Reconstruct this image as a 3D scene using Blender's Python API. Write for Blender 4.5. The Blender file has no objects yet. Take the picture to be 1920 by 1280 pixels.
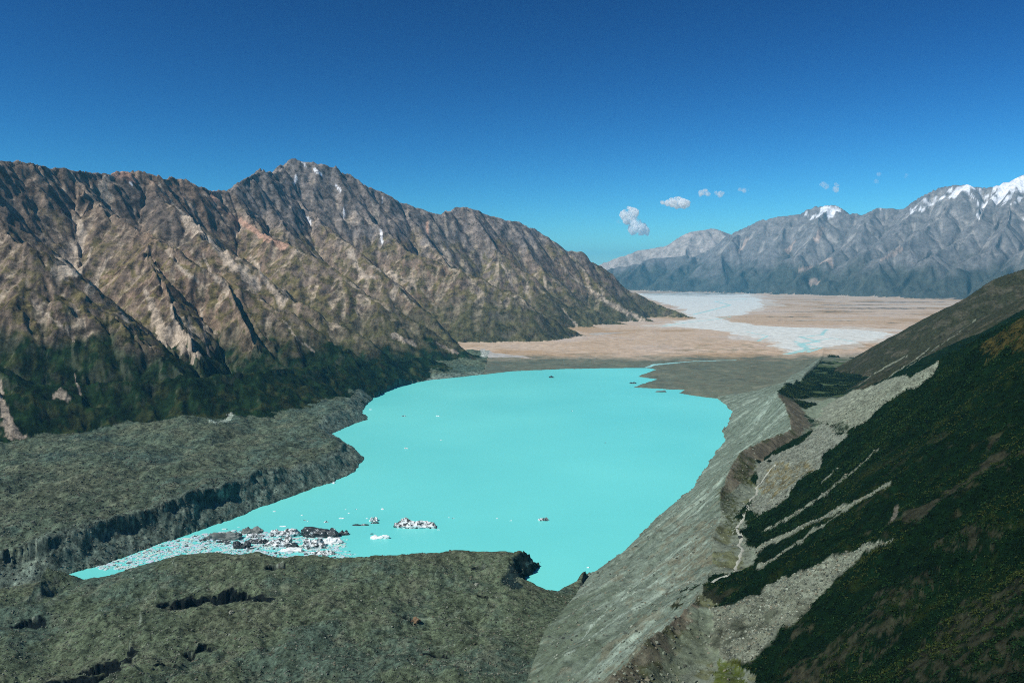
import bpy, math, random
import numpy as np
from mathutils import Vector

# ------------------------------------------------------------------ camera, sky, sun, exposure
FPX, HOR, CAMZ = 1493.0, 510.0, 500.0            # focal length in photo pixels, horizon row, height over the lake (m)
sc = bpy.context.scene
cam_d = bpy.data.cameras.new("camera"); cam = bpy.data.objects.new("camera", cam_d)
sc.collection.objects.link(cam); sc.camera = cam
cam_d.sensor_width = 36.0; cam_d.lens = FPX / 1920 * 36
cam_d.shift_y = -(640 - HOR) / 1920
cam_d.clip_start = 1.0; cam_d.clip_end = 200000.0
cam.location = (0, 0, CAMZ); cam.rotation_euler = (math.radians(90), 0, 0)

SUN_AZ, SUN_EL = math.radians(-122), math.radians(48)   # azimuth measured from +Y towards +X
sdir = Vector((math.sin(SUN_AZ)*math.cos(SUN_EL), math.cos(SUN_AZ)*math.cos(SUN_EL), math.sin(SUN_EL)))
w = bpy.data.worlds.new("World"); sc.world = w; w.use_nodes = True
nt = w.node_tree; nt.nodes.clear()
sky = nt.nodes.new("ShaderNodeTexSky"); sky.sky_type = 'NISHITA'; sky.sun_disc = False
sky.sun_elevation = SUN_EL; sky.sun_rotation = SUN_AZ
sky.altitude = 2500; sky.air_density = 1.0; sky.dust_density = 0.3; sky.ozone_density = 3.0
sep = nt.nodes.new("ShaderNodeSeparateColor"); com = nt.nodes.new("ShaderNodeCombineColor")
bg = nt.nodes.new("ShaderNodeBackground"); bg.inputs[1].default_value = 0.10
wo = nt.nodes.new("ShaderNodeOutputWorld")
nt.links.new(sky.outputs[0], sep.inputs[0])
for i_, (pw, kk) in enumerate(((2.7, 0.035), (2.25, 0.118), (1.95, 0.182))):      # deep polarised blue overhead, paler low down
    p_ = nt.nodes.new("ShaderNodeMath"); p_.operation = 'POWER'; p_.inputs[1].default_value = pw
    q_ = nt.nodes.new("ShaderNodeMath"); q_.operation = 'MULTIPLY'; q_.inputs[1].default_value = kk
    nt.links.new(sep.outputs[i_], p_.inputs[0]); nt.links.new(p_.outputs[0], q_.inputs[0]); nt.links.new(q_.outputs[0], com.inputs[i_])
nt.links.new(com.outputs[0], bg.inputs[0]); nt.links.new(bg.outputs[0], wo.inputs[0])

sun_d = bpy.data.lights.new("sun", 'SUN'); sun_d.energy = 5.0; sun_d.angle = math.radians(0.5); sun_d.color = (1.0, 0.95, 0.87)
sun = bpy.data.objects.new("sun", sun_d); sc.collection.objects.link(sun)
sun.rotation_euler = sdir.to_track_quat('Z', 'Y').to_euler(); sun.location = (0, 0, 3000)

sc.view_settings.view_transform = 'Standard'; sc.view_settings.look = 'None'
sc.view_settings.exposure = 0.0; sc.view_settings.gamma = 1.0
sc.cycles.use_denoising = False; sc.cycles.denoiser = 'OPENIMAGEDENOISE'; sc.cycles.denoising_input_passes = 'RGB_ALBEDO_NORMAL'; sc.cycles.denoising_prefilter = 'ACCURATE'; sc.cycles.filter_width = 1.0; sc.cycles.max_bounces = 26; sc.cycles.diffuse_bounces = 3; sc.cycles.glossy_bounces = 2; sc.cycles.volume_bounces = 24; sc.cycles.transparent_max_bounces = 16
sc.cycles.volume_step_rate = 1.0; sc.cycles.volume_max_steps = 256

rng = np.random.default_rng(7); random.seed(7)
f32 = np.float32

# ------------------------------------------------------------------ helpers: noise, points, distances
def _hash(ix, iy, seed):
    h = (ix.astype(np.uint32)*np.uint32(374761393) + iy.astype(np.uint32)*np.uint32(668265263) + np.uint32((seed*2246822519) & 0xffffffff))
    h = (h ^ (h >> np.uint32(13)))*np.uint32(1274126177)
    return h ^ (h >> np.uint32(16))
def _h01(ix, iy, seed): return (_hash(ix, iy, seed) & np.uint32(0xffffff)).astype(f32)/f32(16777215.0)
def vnoise(x, y, seed=0):                                   # gradient noise, about -0.7..0.7
    ix = np.floor(x); iy = np.floor(y); fx = (x-ix).astype(f32); fy = (y-iy).astype(f32)
    ix = ix.astype(np.int64); iy = iy.astype(np.int64)
    ux = fx*fx*fx*(fx*(fx*6-15)+10); uy = fy*fy*fy*(fy*(fy*6-15)+10)
    def g(dx, dy):
        a = _h01(ix+dx, iy+dy, seed)*f32(6.2831853)
        return np.cos(a)*(fx-dx)+np.sin(a)*(fy-dy)
    a = g(0, 0); b = g(1, 0); c = g(0, 1); d = g(1, 1)
    return (a+(b-a)*ux)*(1-uy)+(c+(d-c)*ux)*uy
def fbm(x, y, wl, octv, seed=0, gain=0.5, sp=None, ridged=False):
    out = np.zeros(np.shape(x), f32); a = 1.0; tot = 0
    for o in range(octv):
        l = wl/2.03**o
        n = vnoise(x/l+o*17.3, y/l-o*9.1, seed+o*31)
        if ridged: n = 0.5-np.abs(n)*1.6
        else: n = n*1.5
        if sp is not None: n = n*np.clip(l/(2.0*sp)-0.5, 0, 1)
        out += a*n; tot += a; a *= gain
    return out
def sstep(a, b, x):
    t = np.clip((x-a)/(b-a), 0, 1); return t*t*(3-2*t)
def smax(a, b, k):
    h = np.clip(0.5+0.5*(a-b)/k, 0, 1); return b*(1-h)+a*h+k*h*(1-h)
def P(px, row, y): return ((px-960)/FPX*y, y, CAMZ+(HOR-row)/FPX*y)      # photo pixel at distance y -> world point
def L0(px, row, z=0.0):                                                   # photo pixel at height z -> world x, y
    y = (CAMZ-z)*FPX/(row-HOR); return ((px-960)/FPX*y, y)
def seg_dist(x, y, pts, attrs=None, closed=False, hard=None):
    """distance to a polyline and its interpolated attributes"""
    pts = np.asarray(pts, f32); n = len(pts); best = np.full(x.shape, 1e12, f32)
    at = None if attrs is None else np.zeros((len(attrs[0]),)+x.shape, f32)
    A = None if attrs is None else np.asarray(attrs, f32)
    for i in range(n if closed else n-1):
        j = (i+1) % n; ax, ay = pts[i][:2]; bx, by = pts[j][:2]
        dx, dy = bx-ax, by-ay; l2 = dx*dx+dy*dy+1e-9
        t = np.clip(((x-ax)*dx+(y-ay)*dy)/l2, 0, 1)
        d = (x-ax-t*dx)**2+(y-ay-t*dy)**2
        m = d < best; best = np.where(m, d, best)
        if A is not None:
            for k in range(A.shape[1]): at[k] = np.where(m, A[i, k]*(1-t)+A[j, k]*t, at[k])
    return (np.sqrt(best), at) if A is not None else np.sqrt(best)
def tent(x, y, pts, slope, cur=None, rnd=0.0):
    """roof over a ridge polyline of 3-D points falling off with the given slope"""
    out = np.full(x.shape, -1e6, f32) if cur is None else cur
    for i in range(len(pts)-1):
        ax, ay, az = pts[i]; bx, by, bz = pts[i+1]; dx, dy = bx-ax, by-ay; l2 = dx*dx+dy*dy+1e-9
        t = np.clip(((x-ax)*dx+(y-ay)*dy)/l2, 0, 1)
        d = np.sqrt((x-ax-t*dx)**2+(y-ay-t*dy)**2)
        if rnd: d = np.sqrt(d*d+rnd*rnd)-rnd
        np.maximum(out, az+(bz-az)*t-slope*d, out=out)
    return out
def in_poly(x, y, poly):
    ins = np.zeros(x.shape, bool); n = len(poly); j = n-1
    for i in range(n):
        xi, yi = poly[i]; xj, yj = poly[j]
        if yi != yj: ins ^= ((yi > y) != (yj > y)) & (x < (xj-xi)*(y-yi)/(yj-yi)+xi)
        j = i
    return ins

# ------------------------------------------------------------------ terrain skeleton (world metres, lake surface = 0)
# lake shore: x, y, scree height, scree width, cliff height, cliff width, plateau rise
GL = (6, 4, 19, 9, 14); LB = (27, 40, 26, 8, 12); PR = (26, 50, 8, 30, 14); FL = (13, 60, 2, 30, 8); FR = (4, 90, 0, 30, 5); RT = (8, 70, 4, 40, 10); RW = (6, 8, 19, 14, 14)
shore = [(L0(95,1087), LB)]
GLOW = (3, 6, 5, 10, 8)
tail = [(L0(95,1087), LB), (L0(0,1106), LB), (L0(-150,1135), LB), (L0(-500,1200), LB), (L0(-1200,1300), LB)]
for p in [(180,1061),(235,1044),(355,1001),(430,975),(500,946)]: shore.append((L0(*p), LB))
for p in [(560,926),(620,905),(660,886),(684,861)]: shore.append((L0(*p), (27, 46, 14, 14, 12)))
for p in [(666,841),(640,826),(622,813),(650,800),(690,786),(679,769),(700,746)]: shore.append((L0(*p), PR))
for p in [(740,726),(800,713),(850,708)]: shore.append((L0(*p), FL))
for p in [(960,696),(1050,692),(1150,690),(1215,690)]: shore.append((L0(*p), FR))
for p in [(1229,693),(1194,706),(1232,711),(1186,726),(1282,731),(1273,737),(1300,742),(1345,747)]: shore.append((L0(*p), RT))
RS = [(1372,769),(1369,789),(1355,812),(1361,823),(1336,858),(1318,885),(1300,915),(1270,940),(1230,970),(1205,1000),(1160,1040),(1100,1080),(1045,1112)]
for p in RS: shore.append((L0(*p), RW))
for p in [(1000,1113),(985,1106)]: shore.append((L0(*p), (6, 5, 19, 8, 14)))
for p in [(972,1094),(985,1081),(1005,1068),(1013,1053)]: shore.append((L0(*p), (3, 2, 27, 20, 10)))
for p in [(40,1357),(0,1361),(-55,1368),(-101,1376),(-150,1363),(-180,1348),(-234,1343),(-287,1339),(-415,1348),(-560,1359),(-629,1322)]: shore.append((p, GL))
shore[-1] = (shore[-1][0], (4, 6, 9, 10, 10)); shore.append(((-687, 1284), GLOW))
shoreXY = [s[0] for s in shore]; shoreA = [s[1] for s in shore]

def yfun(tab, y):
    t = sorted(tab); return np.interp(y, [a for a, b in t], [b for a, b in t]).astype(f32)
toe = [(100,-20),(300,0),(892,15),(1047,42)]+[(L0(*p)[1], L0(*p)[0]) for p in RS if p[1] < 1100 and p[1] > 760]+[(3163,816),(3350,940),(3700,1200),(4100,1450),(4500,1690),(6000,2400)]
toez = [(100,70),(600,48),(892,38),(1047,28),(1230,2),(1300,0),(3000,2),(3350,16),(4000,18),(4600,8),(6000,3)]
crest = [P(1040,1480,420),P(1130,1285,600),P(1180,1238,680),P(1262,1160,770),P(1300,1130,830),P(1335,1062,980),P(1338,1005,1080),P(1352,965,1190),P(1350,925,1300),P(1362,895,1390),P(1378,860,1500),P(1395,843,1600),P(1425,828,1680),P(1458,816,1770),P(1484,806,1870),P(1480,780,2050),P(1470,757,2230),P(1458,738,2430),P(1466,725,2650),P(1500,714,3000),P(1517,700,3500),P(1528,690,3900),(1760,4500,17),(2350,6000,6)]
cx = [(p[1], p[0]) for p in crest]; cz = [(p[1], p[2]) for p in crest]
trz = [(100,190),(420,165),(690,150),(1080,138),(1200,136),(1300,128),(1500,118),(1800,113),(2100,104),(2280,101),(2600,92),(3100,74),(3700,50),(4500,16),(6000,4)]

M = [P(*p) for p in [(-420,300,3100),(-250,292,3400),(-100,296,3700),(0,303,4000),(35,308,4100),(60,312,4200),(90,322,4350),(130,326,4500),(190,332,4700),(225,326,4850),(255,327,5000),(285,333,5050),(300,341,5100),(320,336,5200),(345,346,5300),(375,356,5400),(400,363,5500),(425,362,5700),(440,348,5850),(465,337,6000),(490,327,6200),(520,326,6500),(532,310,6700),(548,301,6800),(590,309,6900),(628,318,6950),(640,326,7000),(660,333,7050),(675,346,7150),(700,356,7250),(730,368,7400),(765,385,7500),(800,397,7600),(822,406,7700),(850,394,7900),(872,390,8000),(895,397,8080),(920,408,8200),(950,417,8300),(975,420,8400),(1010,434,8500),(1035,446,8550),(1060,466,8600),(1085,474,8650),(1110,493,8700),(1140,512,8750),(1165,538,8800),(1200,556,8850),(1235,572,8800),(1262,583,8700),(1298,597,8550)]]
SP = [
 ([(-250,292,3400),(-120,350,3250),(0,428,3050),(60,470,2950),(130,520,2900),(200,590,2850),(300,660,2750),(385,728,2680),(425,785,2600)],0.80),
 ([(-300,480,2500),(-200,560,2450),(-100,640,2400),(0,720,2380),(80,800,2300)],0.8),
 ([(120,326,4480),(165,375,4330),(190,398,4200),(270,450,3900),(340,478,3700),(420,530,3600),(500,577,3500),(560,607,3450),(640,655,3400),(685,718,3280)],0.80),
 ([(265,450,3900),(300,500,3600),(320,560,3300),(345,640,3000),(375,705,2830)],0.85),
 ([(420,530,3600),(450,600,3350),(500,670,3150),(560,720,3050)],0.85),
 ([(150,365,4330),(110,440,3950),(100,500,3700),(130,560,3500)],0.85),
 ([(255,327,5000),(330,400,4700),(390,450,4500),(450,490,4350),(520,545,4250),(600,592,4100),(680,640,4000),(745,690,3900)],0.80),
 ([(425,362,5700),(490,440,5300),(560,470,5000),(640,517,4800),(720,570,4650),(800,620,4600),(870,655,4560),(905,672,4600)],0.78),
 ([(548,301,6800),(560,370,6500),(600,420,6200),(660,465,5900),(730,522,5650),(790,585,5400),(840,640,5150)],0.9),
 ([(490,327,6200),(500,390,5900),(540,440,5500)],0.9),
 ([(660,333,7050),(685,410,6700),(760,472,6350),(830,496,6250),(900,522,6100),(960,553,6000),(1020,590,6050),(1095,630,6150)],0.80),
 ([(765,385,7500),(790,440,7100),(830,496,6700)],0.95),
 ([(872,390,8000),(930,470,7600),(1000,522,7400),(1060,570,7300),(1110,612,7150)],0.85),
 ([(950,417,8300),(1010,500,7900),(1080,560,7600),(1150,605,7500),(1200,617,7450)],0.85),
 ([(1060,466,8600),(1120,535,8200),(1190,588,8000),(1240,611,7800)],0.85)]
SP.append(([(-200,750,2050),(0,742,2250),(150,732,2400),(300,724,2520),(420,712,2650),(520,702,2850),(620,692,3200),(690,688,3500),(800,674,4000)], 0.55))
SP = [([P(*q) for q in a], s) for a, s in SP]
FAR = [
 ([(1060,535,25500),(1120,503,25000),(1165,482,25000),(1200,471,25000),(1250,462,25000),(1300,438,25000),(1340,431,25000),(1372,440,25000),(1420,462,24500)],0.6),
 ([(1110,530,22500),(1150,505,22500),(1210,490,22500),(1300,480,22500),(1350,455,22000),(1365,445,21500),(1400,426,21500),(1440,412,21300),(1500,404,21000),(1530,392,20800),(1560,386,20500),(1580,394,20400),(1600,407,20200),(1650,392,20200),(1690,396,20000),(1720,380,19700),(1760,356,19300),(1790,350,19000),(1830,354,18800),(1860,349,18700),(1900,335,18600),(1920,330,18600),(2000,320,18500),(2150,335,18000)],0.8),
 ([(1210,490,22500),(1180,520,21500),(1160,540,21200)],0.7),([(1300,480,22500),(1260,510,21000),(1220,543,20500)],0.7),
 ([(1400,426,21500),(1350,480,20500),(1310,520,20000),(1270,546,19500)],0.75),
 ([(1500,404,21000),(1450,460,20000),(1410,500,19500),(1350,540,18800)],0.8),
 ([(1560,386,20500),(1530,440,19500),(1490,480,19000),(1440,515,18500),(1400,547,18000)],0.8),
 ([(1650,392,20200),(1610,440,19000),(1550,490,18200),(1500,530,17500),(1460,550,17200)],0.8),
 ([(1720,380,19700),(1690,430,18500),(1620,480,17500),(1580,520,17000),(1540,552,16500)],0.8),
 ([(1790,350,19000),(1755,410,18000),(1700,460,17000),(1640,500,16500),(1590,555,15900)],0.8),
 ([(1860,349,18700),(1840,410,17600),(1800,455,16800),(1730,490,16200),(1680,530,15700),(1640,558,15400)],0.8),
 ([(1920,330,18600),(1905,400,17500),(1870,450,16500),(1820,490,15700),(1760,530,15200),(1700,560,14800)],0.8),
 ([(2050,330,18000),(1990,420,16500),(1930,470,15500),(1890,510,15000),(1840,540,14500),(1780,566,14000)],0.8),
 ([(2150,335,18000),(2100,430,15500),(2020,500,14500),(1950,550,13800)],0.8)]
FAR = [([P(*q) for q in a], s) for a, s in FAR]
HFOOT = [(100,40),(300,95),(420,130),(697,201),(911,276),(1141,338),(1292,441),(1630,633),(1900,740),(2144,811),(2500,1000),(2950,1270),(3500,1660),(3900,1930),(4334,2130),(4700,2300),(6500,3600)]
HSLOPE = [(100,0.80),(1300,0.76),(1450,0.74),(1560,0.64),(1750,0.50),(2500,0.50),(3000,0.52),(3500,0.55),(4000,0.62),(4700,0.6),(6500,0.5)]
HILL = [
 ([(600,1590,118),P(1560,838,1590),P(1640,768,1510),P(1760,682,1450),P(1840,645,1380),P(1920,600,1320),(1250,1250,640)],0.70),
 ([P(1662,664,4300),P(1690,645,4000),P(1762,616,3800),P(1830,568,3550),P(1920,502,3350),(2500,3100,760)],0.64),
 ([P(1560,980,1000),P(1700,890,1020),P(1900,740,1050),(900,1050,480)],0.6),
 ([P(1470,1160,760),P(1640,1000,780),P(1900,800,800)],0.6)]

def base_height(x, y):
    """skeleton height, region id, shore distance"""
    zc = yfun(cz, y); xc = yfun(cx, y); xt = yfun(toe, y); zb = yfun(toez, y); zt = yfun(trz, y)
    wn = fbm(x, y, 90, 3, 5)
    near = y < 7500
    xn, yn = x[near], y[near]
    xw = xn+fbm(xn, yn, 70, 5, 201, 0.6)*7*sstep(9000, 1000, yn); yw = yn+fbm(xn, yn, 70, 5, 207, 0.6)*7
    ds = np.full(x.shape, 5000, f32); A = np.zeros((5,)+x.shape, f32)
    d_, a_ = seg_dist(xw, yw, shoreXY, shoreA, closed=True)
    south = [(p[0][0], p[0][1]-9) for p in tail]
    for q, at2 in (([p[0] for p in tail], LB), (south, GLOW)):         # the bank and the ice front run on beyond the lake's tip
        d2 = seg_dist(xw, yw, q)+2; m_ = d2 < d_; d_ = np.where(m_, d2, d_)
        for kx in range(5): a_[kx] = np.where(m_, at2[kx], a_[kx])
    ds[near] = d_; A[:, near] = a_
    ins = np.zeros(x.shape, bool); ins[near] = in_poly(xw, yw, shoreXY)
    dn = np.maximum(ds+(wn*11+fbm(x, y, 22, 3, 6)*4)*sstep(2, 40, ds), 0)
    A = [np.maximum(a, 1.0) for a in A]
    cf = np.clip(0.62+fbm(x, y, 130, 4, 8)*1.2, 0.12, 1.0); A[0] = A[0]+A[2]*(1-cf)*0.9; A[2] = A[2]*(cf+(1-cf)*0.1)
    g = A[0]*np.minimum(dn/A[1], 1)+A[2]*sstep(0, 1, (dn-A[1])/A[3])+A[4]*(1-np.exp(-np.maximum(dn-A[1], 0)/260))
    flat = sstep(3900, 4700, y)                                     # outwash plain beyond the lake
    g = g*(1-flat)+(6*sstep(0, 200, ds))*flat
    g += sstep(1150, 500, y)*22
    nt_ = sstep(75, 5, xt-x+wn*10)*sstep(1320, 1260, y)*(x < xt+1); g = g*(1-nt_)+np.maximum(zb, 3+wn*3)*nt_
    reg = np.zeros(x.shape, np.int8)
    reg[(y < 1400) & (x < xt+5)] = 8
    lb = (y < 5000) & (x < -140-(1400-y)*0.0) & (y > 1290-np.minimum(0, x+690)*-0.6)
    reg[lb & (y > 1400)] = 7; reg[(x < -690) & (y > 1290+(x+690)*0.35)] = 7
    # back ridge of the left bank
    br = [P(-300,850,1700),P(-100,842,1900),P(0,832,2000),P(100,826,2080),P(200,820,2150),P(270,806,2230),P(340,791,2300),P(400,800,2400),P(440,775,2550),P(480,752,2700),P(560,736,2950),P(650,722,3300),P(740,700,3700),P(860,684,4200)]
    t = tent(x, y, br, 0.13); g = np.where(reg == 7, np.maximum(g, np.where(y > 0, smax(g, t, 8)*sstep(0, 160, ds)+g*(1-sstep(0, 160, ds)), g)), g)
    # right moraine wall
    k = (x-xt)/np.maximum(xc-xt, 20)
    kk = np.clip(k, 0, 1); inner = zb+(zc-zb)*(0.86*kk+0.14*kk**2.2)
    isw = (x > xt) & (y < 5500)
    fadew = sstep(5400, 4600, y)
    far_r = sstep(3000, 3400, y)                                   # plateau instead of wall further down the lake
    inn2 = zb+(zc-zb)*sstep(0.35, 1, kk)+np.minimum(g*0.6, 14)
    inner = inner*(1-far_r)+inn2*far_r
    outer = np.maximum(zc-0.55*np.maximum(x-xc, 0)*0.85, zt)
    ot = smax(zc-0.55*np.maximum(x-xc, 0)*0.85, zt, 6)
    wz = np.where(k < 1, inner, np.minimum(ot, zc))
    g = np.where(isw, wz*fadew+g*(1-fadew), g)
    yl = 4200+wn*420+fbm(x, y, 400, 4, 12)*300
    reg[isw & (k < 1) & (y < yl)] = 4
    reg[isw & (k >= 1) & (y < yl)] = 5
    reg[isw & (k >= 1) & (ot < zt+6.5) & (y < yl)] = 6
    reg[isw & (y >= 3150) & (k < 0.8)] = 0
    g = np.where(ins, -4.0-np.minimum(ds*0.1, 20), g)
    return g, reg, ds, ins, k

def erosion(x, y, dx, dy, freq, seed):
    px = x*freq; py = y*freq; ix = np.floor(px); iy = np.floor(py); fx = (px-ix).astype(f32); fy = (py-iy).astype(f32)
    ix = ix.astype(np.int64); iy = iy.astype(np.int64)
    va = np.zeros(x.shape, f32); da = np.zeros(x.shape, f32); wt = np.zeros(x.shape, f32)
    for i in (-1, 0, 1, 2):
        for j in (-1, 0, 1, 2):
            if (i, j) in ((-1, -1), (2, 2), (-1, 2), (2, -1)): continue
            ox = _h01(ix+i, iy+j, seed); oy = _h01(ix+i, iy+j, seed+77)
            qx = fx-i-(ox-0.5)*0.9+0.0; qy = fy-j-(oy-0.5)*0.9
            w_ = np.exp(-(qx*qx+qy*qy)*2.0); m = (qx*dx+qy*dy)*f32(6.2831853)
            va += np.cos(m)*w_; da -= np.sin(m)*w_; wt += w_
    return va/wt, da/wt
def gullies(x, y, gx, gy, wl, octv, seed, sp, strength=1.0):
    """branching gullies that run down the slope (gx, gy); about -1..1, and the low-lying mask of the fine octaves"""
    h = np.zeros(x.shape, f32); hx = np.zeros(x.shape, f32); hy = np.zeros(x.shape, f32); a = 0.5; fine = np.zeros(x.shape, f32)
    for o in range(octv):
        l = wl/1.9**o
        sx = gx+hx*strength; sy = gy+hy*strength
        n = np.sqrt(sx*sx+sy*sy)+1e-6; mg = np.minimum(1, n*2.2)
        dx = -sy/n*mg; dy = sx/n*mg
        va, da = erosion(x, y, dx, dy, 1.0/l, seed+o*13)
        at = np.clip(l/(2.2*sp)-0.5, 0, 1)
        va = va*mg; h += a*va*at; hx += a*da*dx*at*1.1; hy += a*da*dy*at*1.1
        if o >= 1: fine += va*at*(0.7**o)
        a *= 0.55
    return h, fine

# ------------------------------------------------------------------ terrain grid: fine near the viewpoint, coarse far off
QUICK = False
uin = np.arange(-0.70, 0.7001, 0.00115 if not QUICK else 0.0025)
uo = np.linspace(0.705, 1.15, 90)
U = np.concatenate([-uo[::-1], uin, uo]).astype(f32)
lg = lambda a, b, st: np.exp(np.arange(math.log(a), math.log(b)-st*0.5, st))
Yr = np.concatenate([lg(110, 900, 0.0036), lg(900, 2700, 0.0030), lg(2700, 9000, 0.0022), lg(9000, 13500, 0.004), lg(13500, 27500, 0.0027), np.linspace(28500, 90000, 30)]).astype(f32)
X = (U[None, :]*Yr[:, None]).astype(f32); Y = np.broadcast_to(Yr[:, None], X.shape).astype(f32).copy()
SPC = (Y*0.003).astype(f32)

G, REG, DS, INS, KW = base_height(X, Y)
# mountains
def region_tent(x, y, lists, sel, warp, wl, seed, rnd):
    out = np.full(x.shape, -1e6, f32); xs = x[sel]; ys = y[sel]
    wx = xs+fbm(xs, ys, wl, 3, seed)*warp; wy = ys+fbm(xs, ys, wl, 3, seed+7)*warp
    cur = np.full(xs.shape, -1e6, f32)
    for pts, s in lists: tent(wx, wy, pts, s, cur, rnd)
    out[sel] = cur; return out
selL = (X < 2400) & (Y > 1500) & (Y < 13000)
TL = region_tent(X, Y, [(M, 1.15)]+[(a_, b_*1.08) for a_, b_ in SP], selL, 34, 420, 11, 16)
selF = (Y > 12500) & (Y < 28000) & (X > 0)
TF = region_tent(X, Y, FAR, selF, 190, 1500, 21, 60)
selH = (X > 60) & (Y < 6500)
TH = region_tent(X, Y, HILL, selH, 16, 160, 31, 10)
_hw = fbm(X, Y, 240, 4, 35)*16; _hx = X-yfun(HFOOT, Y)+_hw
TH = np.where(selH, np.maximum(TH, np.minimum(yfun(trz, Y)-3+yfun(HSLOPE, Y)*np.where(_hx > 0, _hx, _hx*2.0), 1500)), TH)
def blur(A, n):
    for _ in range(n):
        A = A.copy(); A[1:-1] = (A[:-2]+2*A[1:-1]+A[2:])*0.25; A[:, 1:-1] = (A[:, :-2]+2*A[:, 1:-1]+A[:, 2:])*0.25
    return A
def grad(Z):
    zy = np.gradient(Z, axis=0); zu = np.gradient(Z, axis=1)
    dy = np.gradient(Yr)[:, None]; du = np.gradient(U)[None, :]
    zx = zu/du/Y
    return zx.astype(f32), (zy/dy-zx*U[None, :]).astype(f32)      # d/dy along constant x
FINE = np.zeros(X.shape, f32); BIG = np.zeros(X.shape, f32)
def carve(T, sel, wl, octv, amp, seed, soft=False):
    T0 = T
    gx, gy = grad(np.maximum(T, -500)); gx = blur(gx, 14); gy = blur(gy, 14)
    xs, ys = X[sel], Y[sel]
    h, fi = gullies(xs, ys, gx[sel], gy[sel], wl, octv, seed, SPC[sel])
    FINE[sel] = fi; BIG[sel] = h
    T = T.copy(); t = T[sel]
    fade = sstep(-20, 250, t)*0.8+0.2
    if soft: fade = fade*(1-0.5*sstep(750, 450, t)*sstep(3700, 4300, ys))
    t = t+h*amp*fade
    T[sel] = t; return T
vL = selL & (TL > -150); vF = selF & (TF > -400); vH = selH & (TH > yfun(trz, Y)-25)
def rough(T, sel, amp, wl, seed, octv=5):
    T = T.copy(); xs, ys = X[sel], Y[sel]
    T[sel] += fbm(xs, ys, wl, octv, seed, 0.62, SPC[sel], ridged=True)*amp
    return T
TL = carve(TL, vL, 340, 6, 56, 3, True); TL = rough(TL, vL, 20, 110, 41, 7)
TF = carve(TF, vF, 1100, 5, 190, 5); TF = rough(TF, vF, 22, 400, 43, 4)
FH = FINE.copy(); TH = carve(TH, vH, 150, 6, 13, 9); TH = rough(TH, vH, 4.0, 30, 45)

# hummocks of the debris-covered ice and the banks
hm = fbm(X, Y, 170, 7, 61, 0.6, SPC)*14+fbm(X, Y, 60, 6, 67, 0.66, SPC, ridged=True)*4.5
Z = G.copy()
gl = (REG == 8) | (REG == 7)
XT = yfun(toe, Y); hm = np.where(Y < 1500, hm*sstep(-10, 90, XT-X), hm)
Z += np.where(gl, hm*(0.15+0.85*sstep(3, 55, DS)), 0)
far0 = (REG == 0) & ~INS
Z += np.where(far0, fbm(X, Y, 220, 5, 71, 0.5, SPC)*7*sstep(5, 150, DS)*sstep(6500, 4200, Y), 0)
wallm = (REG == 4) & (Y < 3400)
ss = -Y*0.86+X*0.5                                                   # coordinate along the wall: rills run down it
Z += np.where(wallm, (fbm(ss, X*0.12+Y*0.06, 34, 5, 81, 0.6, SPC)*6.0+fbm(X, Y, 60, 4, 83, 0.5, SPC)*3)*np.sqrt(np.maximum(np.sin(np.pi*np.clip(KW, 0, 1)), 0)), 0)
Z += np.where((REG == 5) | (REG == 6), fbm(X, Y, 34, 6, 85, 0.62, SPC)*np.where(REG == 5, 3.2, 1.2), 0)
Z += np.where((np.abs(KW-1) < 0.5) & (Y < 3400), fbm(X, Y, 70, 4, 87, 0.55, SPC)*5*np.clip(1-np.abs(KW-1)*2, 0, 1), 0)
# ice pits in the glacier surface
def pit(px, row, z, rx, ry, ang, depth, seed):
    x0, y0 = L0(px, row, z); s = (np.abs(X-x0) < 160) & (np.abs(Y-y0) < 160)
    xs, ys = X[s]-x0, Y[s]-y0; c, sn = math.cos(ang), math.sin(ang)
    a = (xs*c+ys*sn)/rx; b = (-xs*sn+ys*c)/(ry*1.55)
    b = b+a*a*0.6
    r = np.sqrt(a*a+b*b)+fbm(X[s], Y[s], 22, 3, seed)*0.45
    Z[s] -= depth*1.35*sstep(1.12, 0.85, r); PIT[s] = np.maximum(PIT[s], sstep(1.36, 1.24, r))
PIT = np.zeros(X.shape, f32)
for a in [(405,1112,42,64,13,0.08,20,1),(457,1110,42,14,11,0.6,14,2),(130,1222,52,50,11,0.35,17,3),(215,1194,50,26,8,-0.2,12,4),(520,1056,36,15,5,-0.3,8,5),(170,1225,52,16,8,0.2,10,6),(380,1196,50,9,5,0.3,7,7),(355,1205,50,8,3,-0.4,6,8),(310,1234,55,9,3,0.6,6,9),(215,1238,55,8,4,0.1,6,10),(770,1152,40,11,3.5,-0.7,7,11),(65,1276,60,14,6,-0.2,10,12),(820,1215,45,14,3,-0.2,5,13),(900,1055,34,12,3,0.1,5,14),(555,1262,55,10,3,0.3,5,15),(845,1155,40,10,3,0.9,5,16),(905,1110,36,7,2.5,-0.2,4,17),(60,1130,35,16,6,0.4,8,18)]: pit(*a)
onwater = INS.copy()
def union(Z, T, sel, k, rid):
    s = sel & ~onwater; z0 = Z[s]; t = T[s]
    z1 = smax(z0, t, k); Z[s] = np.maximum(z0, z1*1.0) if False else z1
    r = REG[s]; r[t > z0+(2.5 if rid == 3 else -1.0)] = rid; REG[s] = r
union(Z, TL, vL, 14, 1); union(Z, TF, vF, 40, 2); union(Z, TH, vH, 6, 3)
Z[onwater & (Z > -2)] = -2; Z[~onwater & (Z < 0.6)] = 0.6
GX, GY = grad(Z); SL = np.sqrt(GX*GX+GY*GY)

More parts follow.
